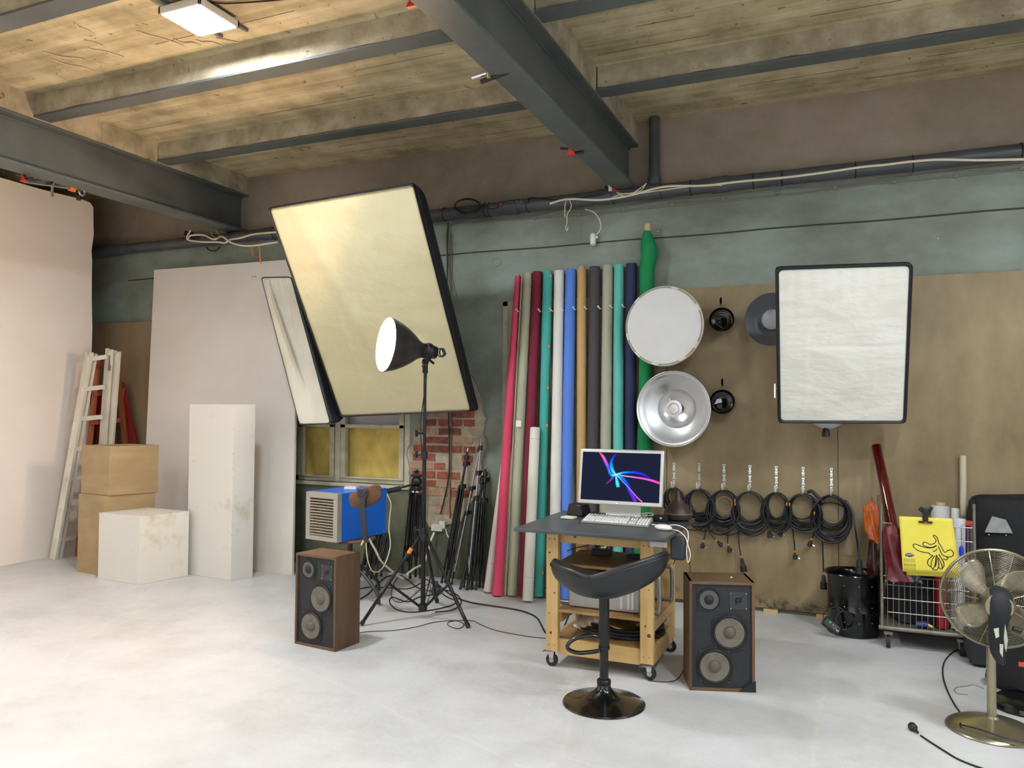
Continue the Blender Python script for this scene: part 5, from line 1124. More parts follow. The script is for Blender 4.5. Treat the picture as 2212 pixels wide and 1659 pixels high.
# grey computer tower lying on its side
G = thing('computer_tower', 'perforated aluminium computer tower lying on its side under the desk', 'computer', (-1.3, 4.6, .336))
mper = M('perforated_aluminium', (176, 174, 166), .45, .3, bump=0)
nt = mper.node_tree; bb = nt.nodes['Principled BSDF']; tcn = nt.nodes.new('ShaderNodeTexCoord'); vo = nt.nodes.new('ShaderNodeTexVoronoi'); vo.inputs['Scale'].default_value = 190; vo.inputs['Randomness'].default_value = 0
rmp = nt.nodes.new('ShaderNodeValToRGB'); rmp.color_ramp.elements[0].position = .28; rmp.color_ramp.elements[1].position = .36; rmp.color_ramp.elements[0].color = C(92, 90, 86); rmp.color_ramp.elements[1].color = C(164, 161, 153)
nt.links.new(tcn.outputs['Object'], vo.inputs['Vector']); nt.links.new(vo.outputs['Distance'], rmp.inputs[0]); nt.links.new(rmp.outputs[0], bb.inputs['Base Color'])
MB().box(-1.52, -1.10, 4.37, 4.80, .342, .548).build('case', mper, G, bevel=.006)
b = MB()
for x in (-1.17, -1.145, -1.212): b.box(x, x+.014, 4.3685, 4.371, .36, .53)
b.build('drive_slot', m_silver, G, smooth=False)
for (x0, x1, sg) in ((-1.52, -1.60, -1), (-1.10, -.995, 1)):
    pts = [(x0, 0, .352), (x1-sg*.02, 0, .352), (x1, 0, .368), (x1, 0, .525), (x1-sg*.02, 0, .546), (x0, 0, .546)]
    b = MB()
    for y in (4.40, 4.74): b.tube(spline([V((x, y, z)) for x, _, z in pts], 5), .0055, 8, flat=2.2)
    b.build('handle', m_al2, G)
cable('white_cable', 'white cable curling at the right end of the computer tower', [(1433, 1300), (1440, 1322), (1442, 1340), (1428, 1352)], 4.7, .003, m_wplas)
# collapsed reflectors on the bottom tray
t = thing('folded_reflector', 'folded gold and black fabric reflectors coiled on the bottom shelf', 'reflector', (-1.3, 4.6, .165))
for r_, z, dx, sq_ in ((.25, .178, .02, .8), (.24, .195, .0, .78), (.235, .215, .03, .75)):
    pts = [V((-1.29+dx+math.cos(x)*r_, 4.62+math.sin(x)*r_*sq_, z+.006*math.sin(3*x+z*40))) for x in [2*math.pi*j/40 for j in range(40)]]
    MB().tube(pts, .011, 8, True).build('steel_band', m_blkm, t)
def crumple(cx, cy, z0, rx, ry, h, seed, nm, mt):
    rr = random.Random(seed); ph = [rr.uniform(0, 6) for _ in range(6)]; rg = []
    for i in range(15):
        s = i/14; rg.append([V((cx+rx*(1-s**2)*(1+.16*math.sin(5*x+ph[0]+4*s)+.09*math.sin(11*x+ph[1]))*math.cos(x), cy+ry*(1-s**2)*(1+.15*math.sin(4*x+ph[2]+3*s))*math.sin(x), z0+h*s**.7*(1+.22*math.sin(6*x+ph[3])*(1-s)))) for x in [2*math.pi*j/48 for j in range(48)]])
    MB().loft(rg).build(nm, mt, t)
crumple(-1.32, 4.60, .172, .215, .15, .035, 4, 'white_fabric', M('white_sock', (214, 213, 210), .8, var=(208, 207, 204), vs=3, bump=.05, bs=60))
crumple(-1.27, 4.62, .2, .19, .15, .085, 8, 'gold_fabric', M('gold_foil', (190, 170, 132), .25, .85, var=(150, 128, 92), vs=5, bump=.3, bs=12))
crumple(-1.43, 4.58, .2, .10, .12, .115, 12, 'silver_fabric', M('beige_foil', (186, 170, 142), .4, .4, var=(160, 142, 112), vs=6, bump=.4, bs=16))

# ================================================================== STOOL
B = V((-1.159, 3.88, 0)); st = thing('bar_stool', 'black padded bar stool with round base in front of the desk', 'stool', B)
m_lea = M('black_leather', (24, 26, 28), .38, var=(30, 32, 34), vs=6, bump=.12, bs=60, rvar=.05)
m_gloss = M('black_lacquer', (12, 12, 12), .22, coat=.4)
MB().lathe([(.208, 0), (.210, .004), (.207, .010), (.17, .019), (.12, .031), (.08, .046), (.05, .066), (.036, .082), (.034, .10)], B, (0, 0, 1), 72).build('base', m_gloss, st)
MB().lathe([(.034, .098), (.036, .102), (.036, .118), (.030, .124)], B, (0, 0, 1), 32).build('collar', m_blk, st)
MB().cyl(B+V((0, 0, .12)), B+V((0, 0, .30)), .0225, n=32).cyl(B+V((0, 0, .28)), B+V((0, 0, .56)), .0265, n=32).lathe([(.03, .275), (.03, .29)], B, (0, 0, 1), 28).build('column', m_bmet, st)
k = [B+V(q) for q in ((-.02, -.0, .335), (-.08, -.02, .338), (-.14, -.04, .32), (-.172, -.055, .295), (-.17, -.065, .27), (-.12, -.065, .258), (-.06, -.04, .262), (-.02, -.02, .268))]
MB().tube(spline(k, 6), .0105, 10).build('footrest', m_gloss, st)
# seat shell: plan ellipse, rim height varies; back rises to the right
def rim(an):  # an=0 right, pi left, -pi/2 near camera
    x, y = math.cos(an), math.sin(an)
    a_ = .285 if x < 0 else .345
    h = .705+.10*max(0, x)**1.1+.012*max(0, -x)**2-.018*max(0, 1-abs(x)*2.2)-.085*max(0, y)*(1-.35*max(0, x))
    return V((x*a_*(.97), y*.215, h))
rg = []; NA = 64
ang = [2*math.pi*j/NA for j in range(NA)]
for s, dz, k_ in [(.02, 0, 'b'), (.2, 0, 'b'), (.45, 0, 'b'), (.7, 0, 'b'), (.88, 0, 'b'), (.97, 0, 'b'), (1.0, 0, 'r0'), (.995, 0, 'r1'), (.96, 0, 'r2'), (.9, 0, 't'), (.75, 0, 't'), (.5, 0, 't'), (.25, 0, 't'), (.02, 0, 't')]:
    row = []
    for an in ang:
        r = rim(an); x = r.x*s; y = r.y*s; zr = r.z
        bot = .548+.55*max(0, abs(r.x)-.10)**1.7
        if k_ == 'b': z = bot+(zr-.055-bot)*(s**6)
        elif k_ == 'r0': z = zr-.035
        elif k_ == 'r1': z = zr-.012
        elif k_ == 'r2': z = zr
        else: z = .615+(zr-.615)*(s/.93)**2.2
        row.append(B+V((x-.005+(.0), y, z)))
    rg.append(row)
MB().loft(rg).build('seat', m_lea, st, sub=1)
b = MB().tube([B+V((-.005+rim(a).x*1.003, rim(a).y*1.003, rim(a).z-.026)) for a in ang], .0035, 6, True)
b.build('piping', m_lea, st)
MB().tube([B+V((-.015, -.216, .69)), B+V((-.015, -.213, .64)), B+V((-.01, -.185, .59)), B+V((-.008, -.12, .56))], .0022, 5).build('seam', m_lea, st)
MB().lathe([(.03, .545), (.06, .553), (.06, .57)], B, (0, 0, 1), 24).build('mount_plate', m_bmet, st)

# ================================================================== HEATER ON THE WORKSHOP CHAIR
A = V((-3.49, 4.84, 0)); FLd = V((-.33, .055, 0)); SD = V((.075, .535, 0)); z0, z1 = .49, .85
H = thing('fan_heater', 'blue box heater with grey louvred front resting on the old chair', 'heater', A+(FLd+SD)/2+V((0, 0, z0)))
m_blue = M('blue_enamel', (6, 104, 214), .35, coat=.2); m_gf = M('warm_grey_metal', (156, 150, 138), .5)
ey = SD.normalized(); ex = FLd.normalized()
fr_ = .05
MB().hexa([A+ey*fr_*.7+V((0, 0, z0)), A+FLd+ey*fr_*.7+V((0, 0, z0)), A+FLd+SD+V((0, 0, z0)), A+SD+V((0, 0, z0))], [A+ey*fr_*.7+V((0, 0, z1)), A+FLd+ey*fr_*.7+V((0, 0, z1)), A+FLd+SD+V((0, 0, z1)), A+SD+V((0, 0, z1))]).build('casing', m_blue, H, bevel=.003, smooth=False)
b = MB(); W_ = FLd.length
def hp(u, v, d=0): return A+ex*(u*W_)+V((0, 0, z0+(z1-z0)*v))-ey*d
for (u0, u1, v0, v1) in ((0, 1, 0, .09), (0, 1, .88, 1), (0, .13, .09, .88), (.87, 1, .09, .88)):
    b.hexa([hp(u0, v0, .012), hp(u1, v0, .012), hp(u1, v0, -.036), hp(u0, v0, -.036)], [hp(u0, v1, .012), hp(u1, v1, .012), hp(u1, v1, -.036), hp(u0, v1, -.036)])
b.build('front_frame', m_gf, H, bevel=.002, smooth=False)
b = MB(); nl = 13
for i in range(nl):
    v = .11+.77*i/nl; b.hexa([hp(.13, v, .010), hp(.87, v, .010), hp(.87, v+.02, -.018), hp(.13, v+.02, -.018)], [hp(.13, v+.016, .010), hp(.87, v+.016, .010), hp(.87, v+.034, -.018), hp(.13, v+.034, -.018)])
b.build('louvres', M('louvre_bronze', (176, 166, 144), .4, .2), H, smooth=False)
MB().hexa([hp(.13, .09, -.022), hp(.87, .09, -.022), hp(.87, .09, -.03), hp(.13, .09, -.03)], [hp(.13, .88, -.022), hp(.87, .88, -.022), hp(.87, .88, -.03), hp(.13, .88, -.03)]).build('dark_inside', m_blk, H, smooth=False)
b = MB()
for u, v in ((.06, .06), (.06, .9), (.5, .04), (.94, .06), (.94, .9), (.8, .04)): q = A+ey*(SD.length*u)+V((0, 0, z0+(z1-z0)*v)); b.sph(q-ex*.001, .004, n=8, m=5)
b.build('screws', m_chrome, H)
q = A+FLd*.45+SD*.55+V((0, 0, z1)); MB().obox(q+V((0, 0, .012)), .10, .07, .022, .2).build('top_fitting', m_wplas, H, bevel=.003)
MB().tube(spline([A+SD*.99+V((.01, 0, .80)), A+SD+V((.03, .02, .72)), A+SD+V((.02, .02, .62)), A+SD+V((.02, .01, .52)), A+SD+V((.04, .0, .38)), A+SD+V((.03, -.08, .24)), A+SD+V((.02, -.2, .22)), A+SD+V((.03, -.3, .33)), A+SD+V((.01, -.3, .49))], 7), .0045, 6).build('cord', m_wcab, H)
cable('power_cable', 'thick cream cable hanging from the heater down to the floor', [(797, 1164), (812, 1190), (822, 1210), (840, 1228), (858, 1242), (872, 1250)], [4.80, 4.85, 4.95, 5.15, 5.3, 5.42], .008, m_wcab)
# chair
CH = thing('workshop_chair', 'old workshop chair with worn bent wood backrest seen from behind', 'chair', (-3.36, 4.98, 0))
mcw = M('worn_brown_plywood', (70, 44, 24), .45, var=(122, 78, 42), vs=3.5, vd=7, stretch=(1, 1, 2.2), bump=.15, bs=20); mst = M('dark_steel_strap', (62, 66, 72), .4, .5)
p0 = at(786, 1070, 'y', 4.70)
rg = []
for i in range(17):  # curved panel with one high corner, lofted side to side
    u = -1+2*i/16; x = u*.138; e = abs(u)**6
    top = (.048+.047*u)*(1-.45*e)+(.012 if u > 0 else 0)*u; bot = (-.088+.022*(1-u*u)*0+.045*max(0, u)**2+.01*u)*(1-.55*e); y = .05*(1-u*u)-.02; zc, hh = (top+bot)/2, max(.012, (top-bot)/2)
    row = []
    for (s, d) in ((-1, 0), (-.9, -.005), (0, -.007), (.9, -.005), (1, 0), (.9, .005), (0, .005), (-.9, .005)): row.append(p0+V((x, -y+d, zc+hh*s)))
    rg.append(row)
MB().loft(rg).build('backrest', mcw, CH, sub=1)
ps = spline([p0+V(q) for q in ((.022, -.045, .03), (.022, -.047, -.03), (.020, -.045, -.09), (.018, -.03, -.16), (.014, -.015, -.23), (.008, .0, -.28), (-.012, .06, -.335), (-.06, .14, -.345))], 5)
rg = []
for i, p in enumerate(ps):
    a = (ps[min(i+1, len(ps)-1)]-ps[max(i-1, 0)]).normalized(); sx = V((1, .1, 0)); nn = a.cross(sx).normalized(); w2 = .021
    rg.append([p-sx*w2-nn*.003, p+sx*w2-nn*.003, p+sx*w2+nn*.003, p-sx*w2+nn*.003])
MB().loft(rg).build('back_strap', mst, CH)
MB().obox(p0+V((.022, -.050, .022)), .085, .008, .055).cyl(p0+V((.045, -.05, .028)), p0+V((.045, -.064, .028)), .011, n=12).cyl(p0+V((.0, -.05, .028)), p0+V((.0, -.062, .028)), .007, n=10).build('mount_plate', mst, CH, bevel=.004)
sc_ = V((-3.58, 5.12, 0)); MB().lathe([(.19, .462), (.20, .472), (.195, .486), (.02, .486)], sc_, (0, 0, 1), 30).build('seat', mcw, CH)
MB().cyl(sc_+V((0, 0, .22)), sc_+V((0, 0, .465)), .021, n=16).build('pedestal', M('rust_brown_steel', (84, 50, 36), .5, .3), CH)
for a in (.55, 2.1, 3.7, 5.25):
    d = V((math.cos(a-.75), math.sin(a-.75), 0)); MB().tube(spline([sc_+V((0, 0, .28))+d*.02, sc_+d*.1+V((0, 0, .25)), sc_+d*.26+V((0, 0, .13)), sc_+d*.31+V((0, 0, .07)), sc_+d*.315+V((0, 0, .012))], 5), .0135, 10).build('leg', mst, CH)
MB().tube(spline([at(797, 1165, 'y', 4.9), at(786, 1170, 'y', 4.9), at(780, 1178, 'y', 4.9), at(784, 1168, 'y', 4.9), at(794, 1160, 'y', 4.9)], 5), .004).build('tied_cord', m_wcab, CH)

# ================================================================== RIGHT SIDE
c = V((.008, 5.80, 0)); t = thing('black_drum', 'glossy black metal drum with flared top rim by the wire cage', 'drum', c)
m_gl2 = M('gloss_black', (10, 10, 11), .18)
MB().lathe([(.155, 0), (.163, .004), (.163, .16), (.1655, .165), (.163, .17), (.163, .375), (.178, .395), (.181, .402), (.178, .408), (.165, .40), (.155, .38), (.15, .30)], c, (0, 0, 1), 48, False).build('body', m_gl2, t, solid=.002)
MB().lathe([(.15, .34), (.01, .345)], c, (0, 0, 1), 30, False).build('inner_plate', m_blk, t)
b = MB()
for a in (-2.5, -1.9, -1.35, -.8):
    for z in (.1, .2, .34): b.sph(c+V((.163*math.cos(a), .163*math.sin(a), z)), .0045, n=8, m=6)
b.build('rivets', m_chrome, t)
q = at(1400+.0+457, 1222, 'y', 5.80)
t2 = cable('connector_cable', 'black cable with thick connector dropping from the last coil onto the drum', [(1826, 1080), (1834, 1092), (1842, 1110), (1848, 1145), (1853, 1180), (1856, 1208), (1857, 1238)], [6.06, 6.05, 6.03, 5.98, 5.9, 5.86, 5.84], .006, m_bcab)
e = at(1856, 1208, 'y', 5.86); e2 = at(1857, 1242, 'y', 5.84); MB().lathe([(.01, 0), (.018, .01), (.02, .05), (.026, .055), (.026, .09)], e, e2-e, 16).build('connector', m_blkm, t2, loc=(0, 0, 0)) if False else None
tt = thing('cable_connector', 'thick black rubber connector standing in the drum rim', 'connector', e); MB().lathe([(.01, 0), (.018, .01), (.02, .05), (.026, .055), (.026, .10)], e, e2-e, 16).build('housing', m_blkm, tt)
# remote with coiled cord on the drum foot
p = at(1797, 1352, 'y', 5.60); t = thing('wired_remote', 'black wired remote with a small green button leaning by the drum foot', 'remote', p)
R = Matrix.Rotation(-.45, 3, 'Y') @ Matrix.Rotation(-.5, 3, 'X')
R = Matrix.Rotation(.62, 3, 'Y') @ Matrix.Rotation(-.5, 3, 'X')
MB().obox(p, .125, .03, .07, R=R).build('housing', m_blk, t, bevel=.016, seg=3)
MB().obox(p+R@V((-.022, -.016, .008)), .014, .003, .012, R=R).build('green_button', EM('green_led', (40, 170, 70), .8), t)
b = MB().obox(p+R@V((.0, -.016, .008)), .004, .003, .014, R=R).obox(p+R@V((.04, -.016, -.008)), .02, .003, .010, R=R); b.ring(p+R@V((.015, -.016, .0)), R@V((0, 1, 0)), .009, .0016, 18, 5); b.build('marking', M('grey_plastic', (150, 150, 150), .5), t)
k = [p+R@V((-.06, 0, .0)), p+V((-.05, .02, .07)), p+V((-.01, .02, .11)), p+V((.05, .01, .12))]
c2 = c+V((-.05, -.19, .12))
for i in range(56): a = i*.44; k.append(c2+V((.055*math.cos(a)*(1+.1*math.sin(i)), .004*math.sin(i*1.3)-.0, .06*math.sin(a))))
MB().tube(spline(k, 3), .004, 6).build('cord', m_bcab, t)
# wire cage trolley
m_zinc = M('zinc_wire', (150, 148, 138), .4, .7); m_zinc2 = M('zinc_tube', (136, 134, 118), .5, .5, var=(116, 112, 96), vs=12)
CX0, CX1, CY0, CY1 = .175, .655, 5.50, 6.04
CGr = thing('wire_cage_trolley', 'zinc wire cage trolley on casters filled with rolls', 'cage trolley', (.41, 5.77, 0))
for i, (x, y) in enumerate(((CX0, CY0), (CX1+.03, CY0), (CX0, CY1), (CX1+.03, CY1))): MB().cyl((x, y, .12), (x, y, .905 if i != 1 else .93), .009, n=12).build('post', m_zinc2, CGr)
b = MB().cyl((CX0-.02, CY0, .13), (CX1, CY0, .13), .014, n=12).cyl((CX0, CY0, .13), (CX0, CY1, .13), .012, n=12).cyl((CX1, CY0, .13), (CX1, CY1, .13), .012, n=12).cyl((CX0, CY1, .13), (CX1, CY1, .13), .012, n=12)
b.build('base_frame', m_zinc2, CGr)
MB().box(CX0, CX1, CY0, CY1, .125, .135).build('floor_tray', m_zinc2, CGr, smooth=False)
def grid(y, nm, z1_=.79):
    b = MB(); b2 = MB()
    for z in ((.455, .40, .315, .23)): b.cyl((CX0 if z in (.455, .315) else CX0+.03, y, z), (CX1, y, z), .0032, n=6)
    n = 15
    for i in range(1, n): x = CX0+(CX1-CX0)*i/n; b.cyl((x, y, .145), (x, y, .455), .0022, n=6)
    for i in range(11, n+1): x = CX0+(CX1+.03-CX0)*i/n; b2.cyl((x, y, .455), (x, y, .79), .0026, n=6)
    for z in (.785, .70): b2.cyl((CX0+.33, y, z), (CX1+.03, y, z), .0036, n=6)
    MB().cyl((CX0, y, .785), (CX0+.06, y, .785), .0032, n=6).build('short_rail', m_zinc, CGr)
    b.build(nm, m_zinc, CGr); b2.build(nm.replace('grid', 'upper_grid'), m_zinc, CGr)
grid(CY0, 'front_grid'); grid(CY1, 'rear_grid')
b = MB()
for x in (CX0, CX1+.03):
    for z in (.23, .315, .40, .455, .62, .79): b.cyl((x, CY0, z), (x, CY1, z), .003, n=6)
    for i in range(1, 8): y = CY0+(CY1-CY0)*i/8; b.cyl((x, y, .14), (x, y, .79), .0022, n=6)
b.build('side_grid', m_zinc, CGr)
for (x, y) in ((CX0+.035, CY0+.03), (CX1-.04, CY0+.03), (CX0+.035, CY1-.04), (CX1-.04, CY1-.04)):
    MB().obox((x, y, .095), .05, .05, .02).obox((x-.014, y, .07), .004, .03, .06).obox((x+.014, y, .07), .004, .03, .06).build('caster_fork', m_zinc2, CGr)
    MB().lathe([(.02, -.011), (.04, -.011), (.04, .011), (.02, .011)], (x, y, .04), (1, 0, 0), 20).build('caster_wheel', m_blkm, CGr)
def rollc(name, lab, p, q, r, mat, cat='roll', open_=True, mcore=None):
    p, q = V(p), V(q); p = p.lerp(q, max(0, (.142-p.z)/(q.z-p.z))); a = (q-p).normalized(); L_ = (q-p).length; t = thing(name, lab, cat, p, 'rolls standing in the wire cage')
    MB().lathe([(r, 0), (r, L_), (r*.8, L_), (r*.78, L_-.04)], p, a, 24).build('sheet', mat, t)
    if mcore: MB().cyl(p+a*.01, q+a*.02, r*.55).build('core', mcore, t)
    return t
m_redg = M('red_gel_film', (72, 8, 10), .08, coat=1, var=(88, 12, 12), vs=3); m_org = M('orange_gel_film', (176, 84, 18), .12, coat=.8, trans=.15)
q = at(1893, 963, 'y', 6.02); rollc('gel_roll', 'long glossy red gel roll leaning out of the cage top', at(1936, 1170, 'y', 5.70), q, .032, m_redg)
rollc('gel_roll', 'shorter amber gel sheet roll leaning beside the red gel roll', at(1925, 1170, 'y', 5.72), at(1906, 1060, 'y', 5.95), .017, m_org)
rollc('paper_tube', 'thin cream tube standing tallest in the cage', at(2083, 1360, 'y', 5.98), at(2080, 984, 'y', 6.06), .021, M('cream_tube', (196, 188, 158), .6))
rollc('tape_roll', 'thick white roll with brown core in the cage behind the yellow bag', at(2034, 1330, 'y', 5.92), at(2031, 1092, 'y', 5.94), .055, M('white_sock', (214, 213, 210), .8, var=(208, 207, 204), vs=3, bump=.05, bs=60), mcore=m_core)
rollc('paper_tube', 'short white roll standing between the thick roll and cream tube', at(2063, 1340, 'y', 5.9), at(2063, 1098, 'y', 5.95), .026, m_wplas)
rollc('paper_tube', 'white plastic roll just right of the yellow bag in the cage', at(2069, 1360, 'y', 5.62), at(2070, 1120, 'y', 5.66), .040, M('cool_white_film', (206, 206, 214), .5))
rollc('paper_tube', 'purple tube with orange cap at the right of the cage', at(2092, 1350, 'y', 5.66), at(2093, 1128, 'y', 5.68), .027, M('purple_film', (70, 36, 60), .35), mcore=None)
p = at(2093, 1127, 'y', 5.68); tag(MB().lathe([(.028, -.02), (.029, 0), (.02, .004)], p, (0, 0, 1), 20).build('tube_cap', M('orange_cap', (222, 78, 40), .5), loc=p), 'orange cap on the purple tube', 'cap')
rollc('gel_roll', 'matt red roll standing low in the cage behind the wires', at(2036, 1362, 'y', 5.60), at(2030, 1240, 'y', 5.62), .036, M('red_roll', (140, 28, 30), .4))
rollc('paper_tube', 'white roll at the bottom right of the cage seen through the fan', at(2075, 1364, 'y', 5.56), at(2068, 1236, 'y', 5.58), .030, M('cool_white_film', (206, 206, 214), .5))
# crumpled gel bags
def bag(name, lab, cs, mat, cat, seed=0, thick=.05, n=28, y0=5.56):
    """soft crumpled bag from outline sections: (cx, z, halfwidth)"""
    rr = random.Random(seed); ph = [rr.uniform(0, 6) for _ in range(4)]; rg = []
    for i, (cx, z, hw) in enumerate(cs):
        rg.append([V((cx+hw*math.cos(x)*(1+.08*math.sin(5*x+ph[0]+i)), y0+thick*math.sin(x)*(1+.25*math.sin(4*x+ph[1]+i*1.3)), z+.006*math.sin(3*x+ph[2]))) for x in [2*math.pi*j/n for j in range(n)]])
    return tag(MB().loft(rg).build(name, mat, loc=(cs[0][0], y0, cs[0][1])), lab, cat)
bag('gel_bag', 'dark red crumpled gel sheet hanging over the cage front left', [(.24, .43, .005), (.30, .44, .10), (.27, .52, .07), (.245, .62, .06), (.235, .72, .055), (.235, .765, .045), (.24, .785, .01)], M('dark_red_film', (84, 18, 28), .25, coat=.5, bump=.5, bs=18, var=(110, 26, 36), vs=7), 'gel sheet', 1, .03, y0=5.455)
bag('gel_bag', 'dark teal shiny foil bag between the red sheet and yellow bag', [(.36, .44, .02), (.35, .5, .06), (.33, .6, .05), (.325, .7, .045), (.32, .79, .04), (.32, .80, .02)], M('teal_foil', (10, 34, 44), .16, coat=1, bump=.8, bs=20, var=(22, 62, 74), vs=9), 'foil bag', 2, .035, y0=5.46)
bag('gel_bag', 'crumpled orange gel bag hanging left of the cage beside the drum', [(.155, .62, .012), (.14, .64, .035), (.13, .70, .045), (.125, .78, .05), (.12, .86, .045), (.13, .885, .012), (.125, .92, .004)], M('orange_film', (168, 74, 16), .18, coat=.8, bump=.7, bs=16, var=(196, 96, 24), vs=7), 'gel sheet', 3, .03, y0=5.75)
bag('gel_bag', 'dark maroon gel sheet drooping at the left side of the cage', [(.13, .30, .01), (.15, .34, .05), (.15, .46, .055), (.155, .6, .045), (.16, .74, .03), (.16, .78, .008)], M('maroon_film', (52, 12, 16), .25, coat=.5, bump=.5, bs=18), 'gel sheet', 4, .03, y0=5.84)
bag('dark_bag', 'black fabric bundle inside the lower part of the cage', [(.38, .147, .14), (.38, .2, .165), (.375, .32, .165), (.38, .42, .155), (.38, .445, .10)], M('black_fabric', (12, 12, 14), .8, bump=.3, bs=30), 'bag', 6, .16, y0=5.75)
p = at(1994, 1340, 'y', 5.57); t = thing('small_bottle', 'small blue and brass object lying on the cage floor', 'bottle', p)
MB().cyl((p.x-.04, 5.545, .16), (p.x+.02, 5.545, .165), .02).build('blue_can', M('blue_print', (50, 70, 120), .4), t); MB().cyl((p.x+.02, 5.545, .165), (p.x+.05, 5.54, .15), .013).build('brass_cap', m_brass, t)
# yellow bag with line drawing, clipped
YQ = [at(1942, 1115, 'y', 5.40), at(2057, 1120, 'y', 5.40), at(2070, 1240, 'y', 5.385), at(1950, 1234, 'y', 5.385)]
m_yel = M('yellow_paper', (226, 208, 70), .6, var=(232, 216, 86), vs=2.5, vd=5, bump=.06, bs=20)
Y = thing('yellow_bag', 'flat yellow paper bag with black line drawing clipped to the cage', 'bag', YQ[0])
n_ = (YQ[1]-YQ[0]).cross(YQ[3]-YQ[0]).normalized(); n_ = -n_ if n_.y > 0 else n_
NU = 16; mb = MB(); off = lambda u, v: n_*(.003*math.sin(5*u+2*v)+.002*math.sin(9*v+3*u))
def yp(u, v, d=0): return YQ[0].lerp(YQ[1], u).lerp(YQ[3].lerp(YQ[2], u), v)+off(u, v)+n_*d
for j in range(NU+1):
    for i in range(NU+1): mb.v.append(yp(i/NU, j/NU))
for j in range(NU):
    for i in range(NU): a = j*(NU+1)+i; mb.f.append((a, a+1, a+NU+2, a+NU+1))
mb.build('front_sheet', m_yel, Y, solid=.003)
mb = MB()
for j in range(5):
    for i in range(NU+1): mb.v.append(yp(.07+.95*i/NU, .2+.87*j/4, -.012))
for j in range(4):
    for i in range(NU): a = j*(NU+1)+i; mb.f.append((a, a+1, a+NU+2, a+NU+1))
mb.build('back_sheet', m_yel, Y, solid=.002)
# drawing in the close-up's pixels (430..1010 x 185..815) -> uv
def dr(pts, w_=.0026, closed=False, mb=None):
    k = [yp((x-433)/(1010-433+ (y-185)/640*60), (y-183)/(815-183), .0035) for x, y in pts]; mb.tube(spline(k, 5, closed), w_, 5, closed)
mk = MB()
for s in ([(745, 590), (690, 585), (630, 570), (580, 535), (572, 505), (600, 495), (640, 510), (690, 525), (750, 532), (800, 525), (835, 500)],
          [(835, 500), (780, 525), (720, 520), (683, 500), (690, 470), (730, 475), (760, 492), (805, 480), (830, 450), (820, 420), (800, 395), (812, 385), (840, 405), (855, 450), (860, 470), (885, 510), (905, 550), (925, 575), (960, 550), (995, 545), (1018, 575), (1010, 610), (975, 625), (930, 620), (890, 595), (870, 550), (850, 510)],
          [(745, 590), (765, 612), (790, 618), (765, 640), (735, 670), (725, 705), (740, 735), (762, 745)], [(765, 745), (770, 700), (785, 655), (815, 620)], [(762, 745), (785, 770), (810, 720), (820, 660), (830, 610)],
          [(785, 770), (800, 783), (830, 778), (850, 745), (850, 690), (832, 610)], [(850, 745), (870, 765), (890, 760), (880, 700), (850, 640)], [(890, 760), (910, 730), (905, 680), (880, 640), (856, 600)], [(905, 650), (935, 660), (955, 640), (940, 625)], [(790, 570), (820, 560), (838, 540)]):
    dr(s, mb=mk)
dr([(810, 745), (818, 690), (826, 650), (826, 700), (812, 745)], .0026, mb=mk)
mk.build('line_drawing', M('black_ink', (22, 22, 24), .7), Y)
ov = MB(); k = [yp(.145+.085*math.cos(x), .695+.035*math.sin(x), .0045) for x in [2*math.pi*j/24 for j in range(24)]]; ov.poly(k, n_*.0006); ov.build('oval_label', M('navy_ink', (24, 34, 84), .6), Y, smooth=False)
def text(body, parent, org, exd, upd, size, mat, name):
    """flat lettering as a mesh part"""
    cu = bpy.data.curves.new(name, 'FONT'); cu.body = body; cu.size = size; cu.extrude = .0002; cu.align_x = 'CENTER'; cu.align_y = 'CENTER'
    tmp = bpy.data.objects.new(name, cu); COL.objects.link(tmp); dg = bpy.context.evaluated_depsgraph_get(); me = bpy.data.meshes.new_from_object(tmp.evaluated_get(dg)); bpy.data.objects.remove(tmp)
    o = bpy.data.objects.new(name, me); COL.objects.link(o); me.materials.clear(); me.materials.append(mat)
    ex_ = V(exd).normalized(); up = V(upd); up = (up-ex_*up.dot(ex_)).normalized(); nz = ex_.cross(up)
    o.matrix_world = Matrix(((ex_.x, up.x, nz.x, org.x), (ex_.y, up.y, nz.y, org.y), (ex_.z, up.z, nz.z, org.z), (0, 0, 0, 1)))
    base = V((0, 0, 0)); p = parent
    while p: base += p.location; p = p.parent
    o.location = V(org)-base; o.parent = parent; return o
text('GAM', Y, yp(.145, .69, .0062), YQ[1]-YQ[0], V((0, 0, 1)), .019, M('pale_ink', (224, 224, 214), .6), 'label_lettering')
sm = MB(); rr = random.Random(2)
for row in range(9):
    v = .77+row*.024
    if row in (3, 4): continue
    for i in range(5): sm.poly([yp(.03+i*.045+a, v+b_, .0042) for a, b_ in ((0, 0), (.036, 0), (.036, .006), (0, .006))], n_*.0003)
for i in range(7): u = .03+i*.033; sm.poly([yp(u+a, .855+b_, .0045) for a, b_ in ((0, 0), (.014, 0), (.016, .028), (.002, .028))], n_*.0003)
sm.build('small_print', M('grey_ink', (96, 92, 44), .7), Y, smooth=False)
p = yp(.5, -.02, .006); t = thing('spring_clamp', 'black spring clamp with red jaw holding the yellow bag', 'clamp', p)
MB().bar(p+V((.0, 0, -.03)), p+V((.0, 0, .05)), .03, .026).bar(p+V((-.03, 0, .05)), p+V((.005, 0, .02)), .02, .03).bar(p+V((.035, 0, .06)), p+V((.012, 0, .01)), .012, .02).build('handle', m_blk, t, bevel=.004)
MB().obox(p+V((0, -.004, -.035)), .075, .012, .012).build('jaw', M('black_plastic', (22, 22, 23), .42), t, bevel=.003); MB().obox(p+V((0, -.011, -.035)), .02, .003, .008).build('red_pad', m_red, t)
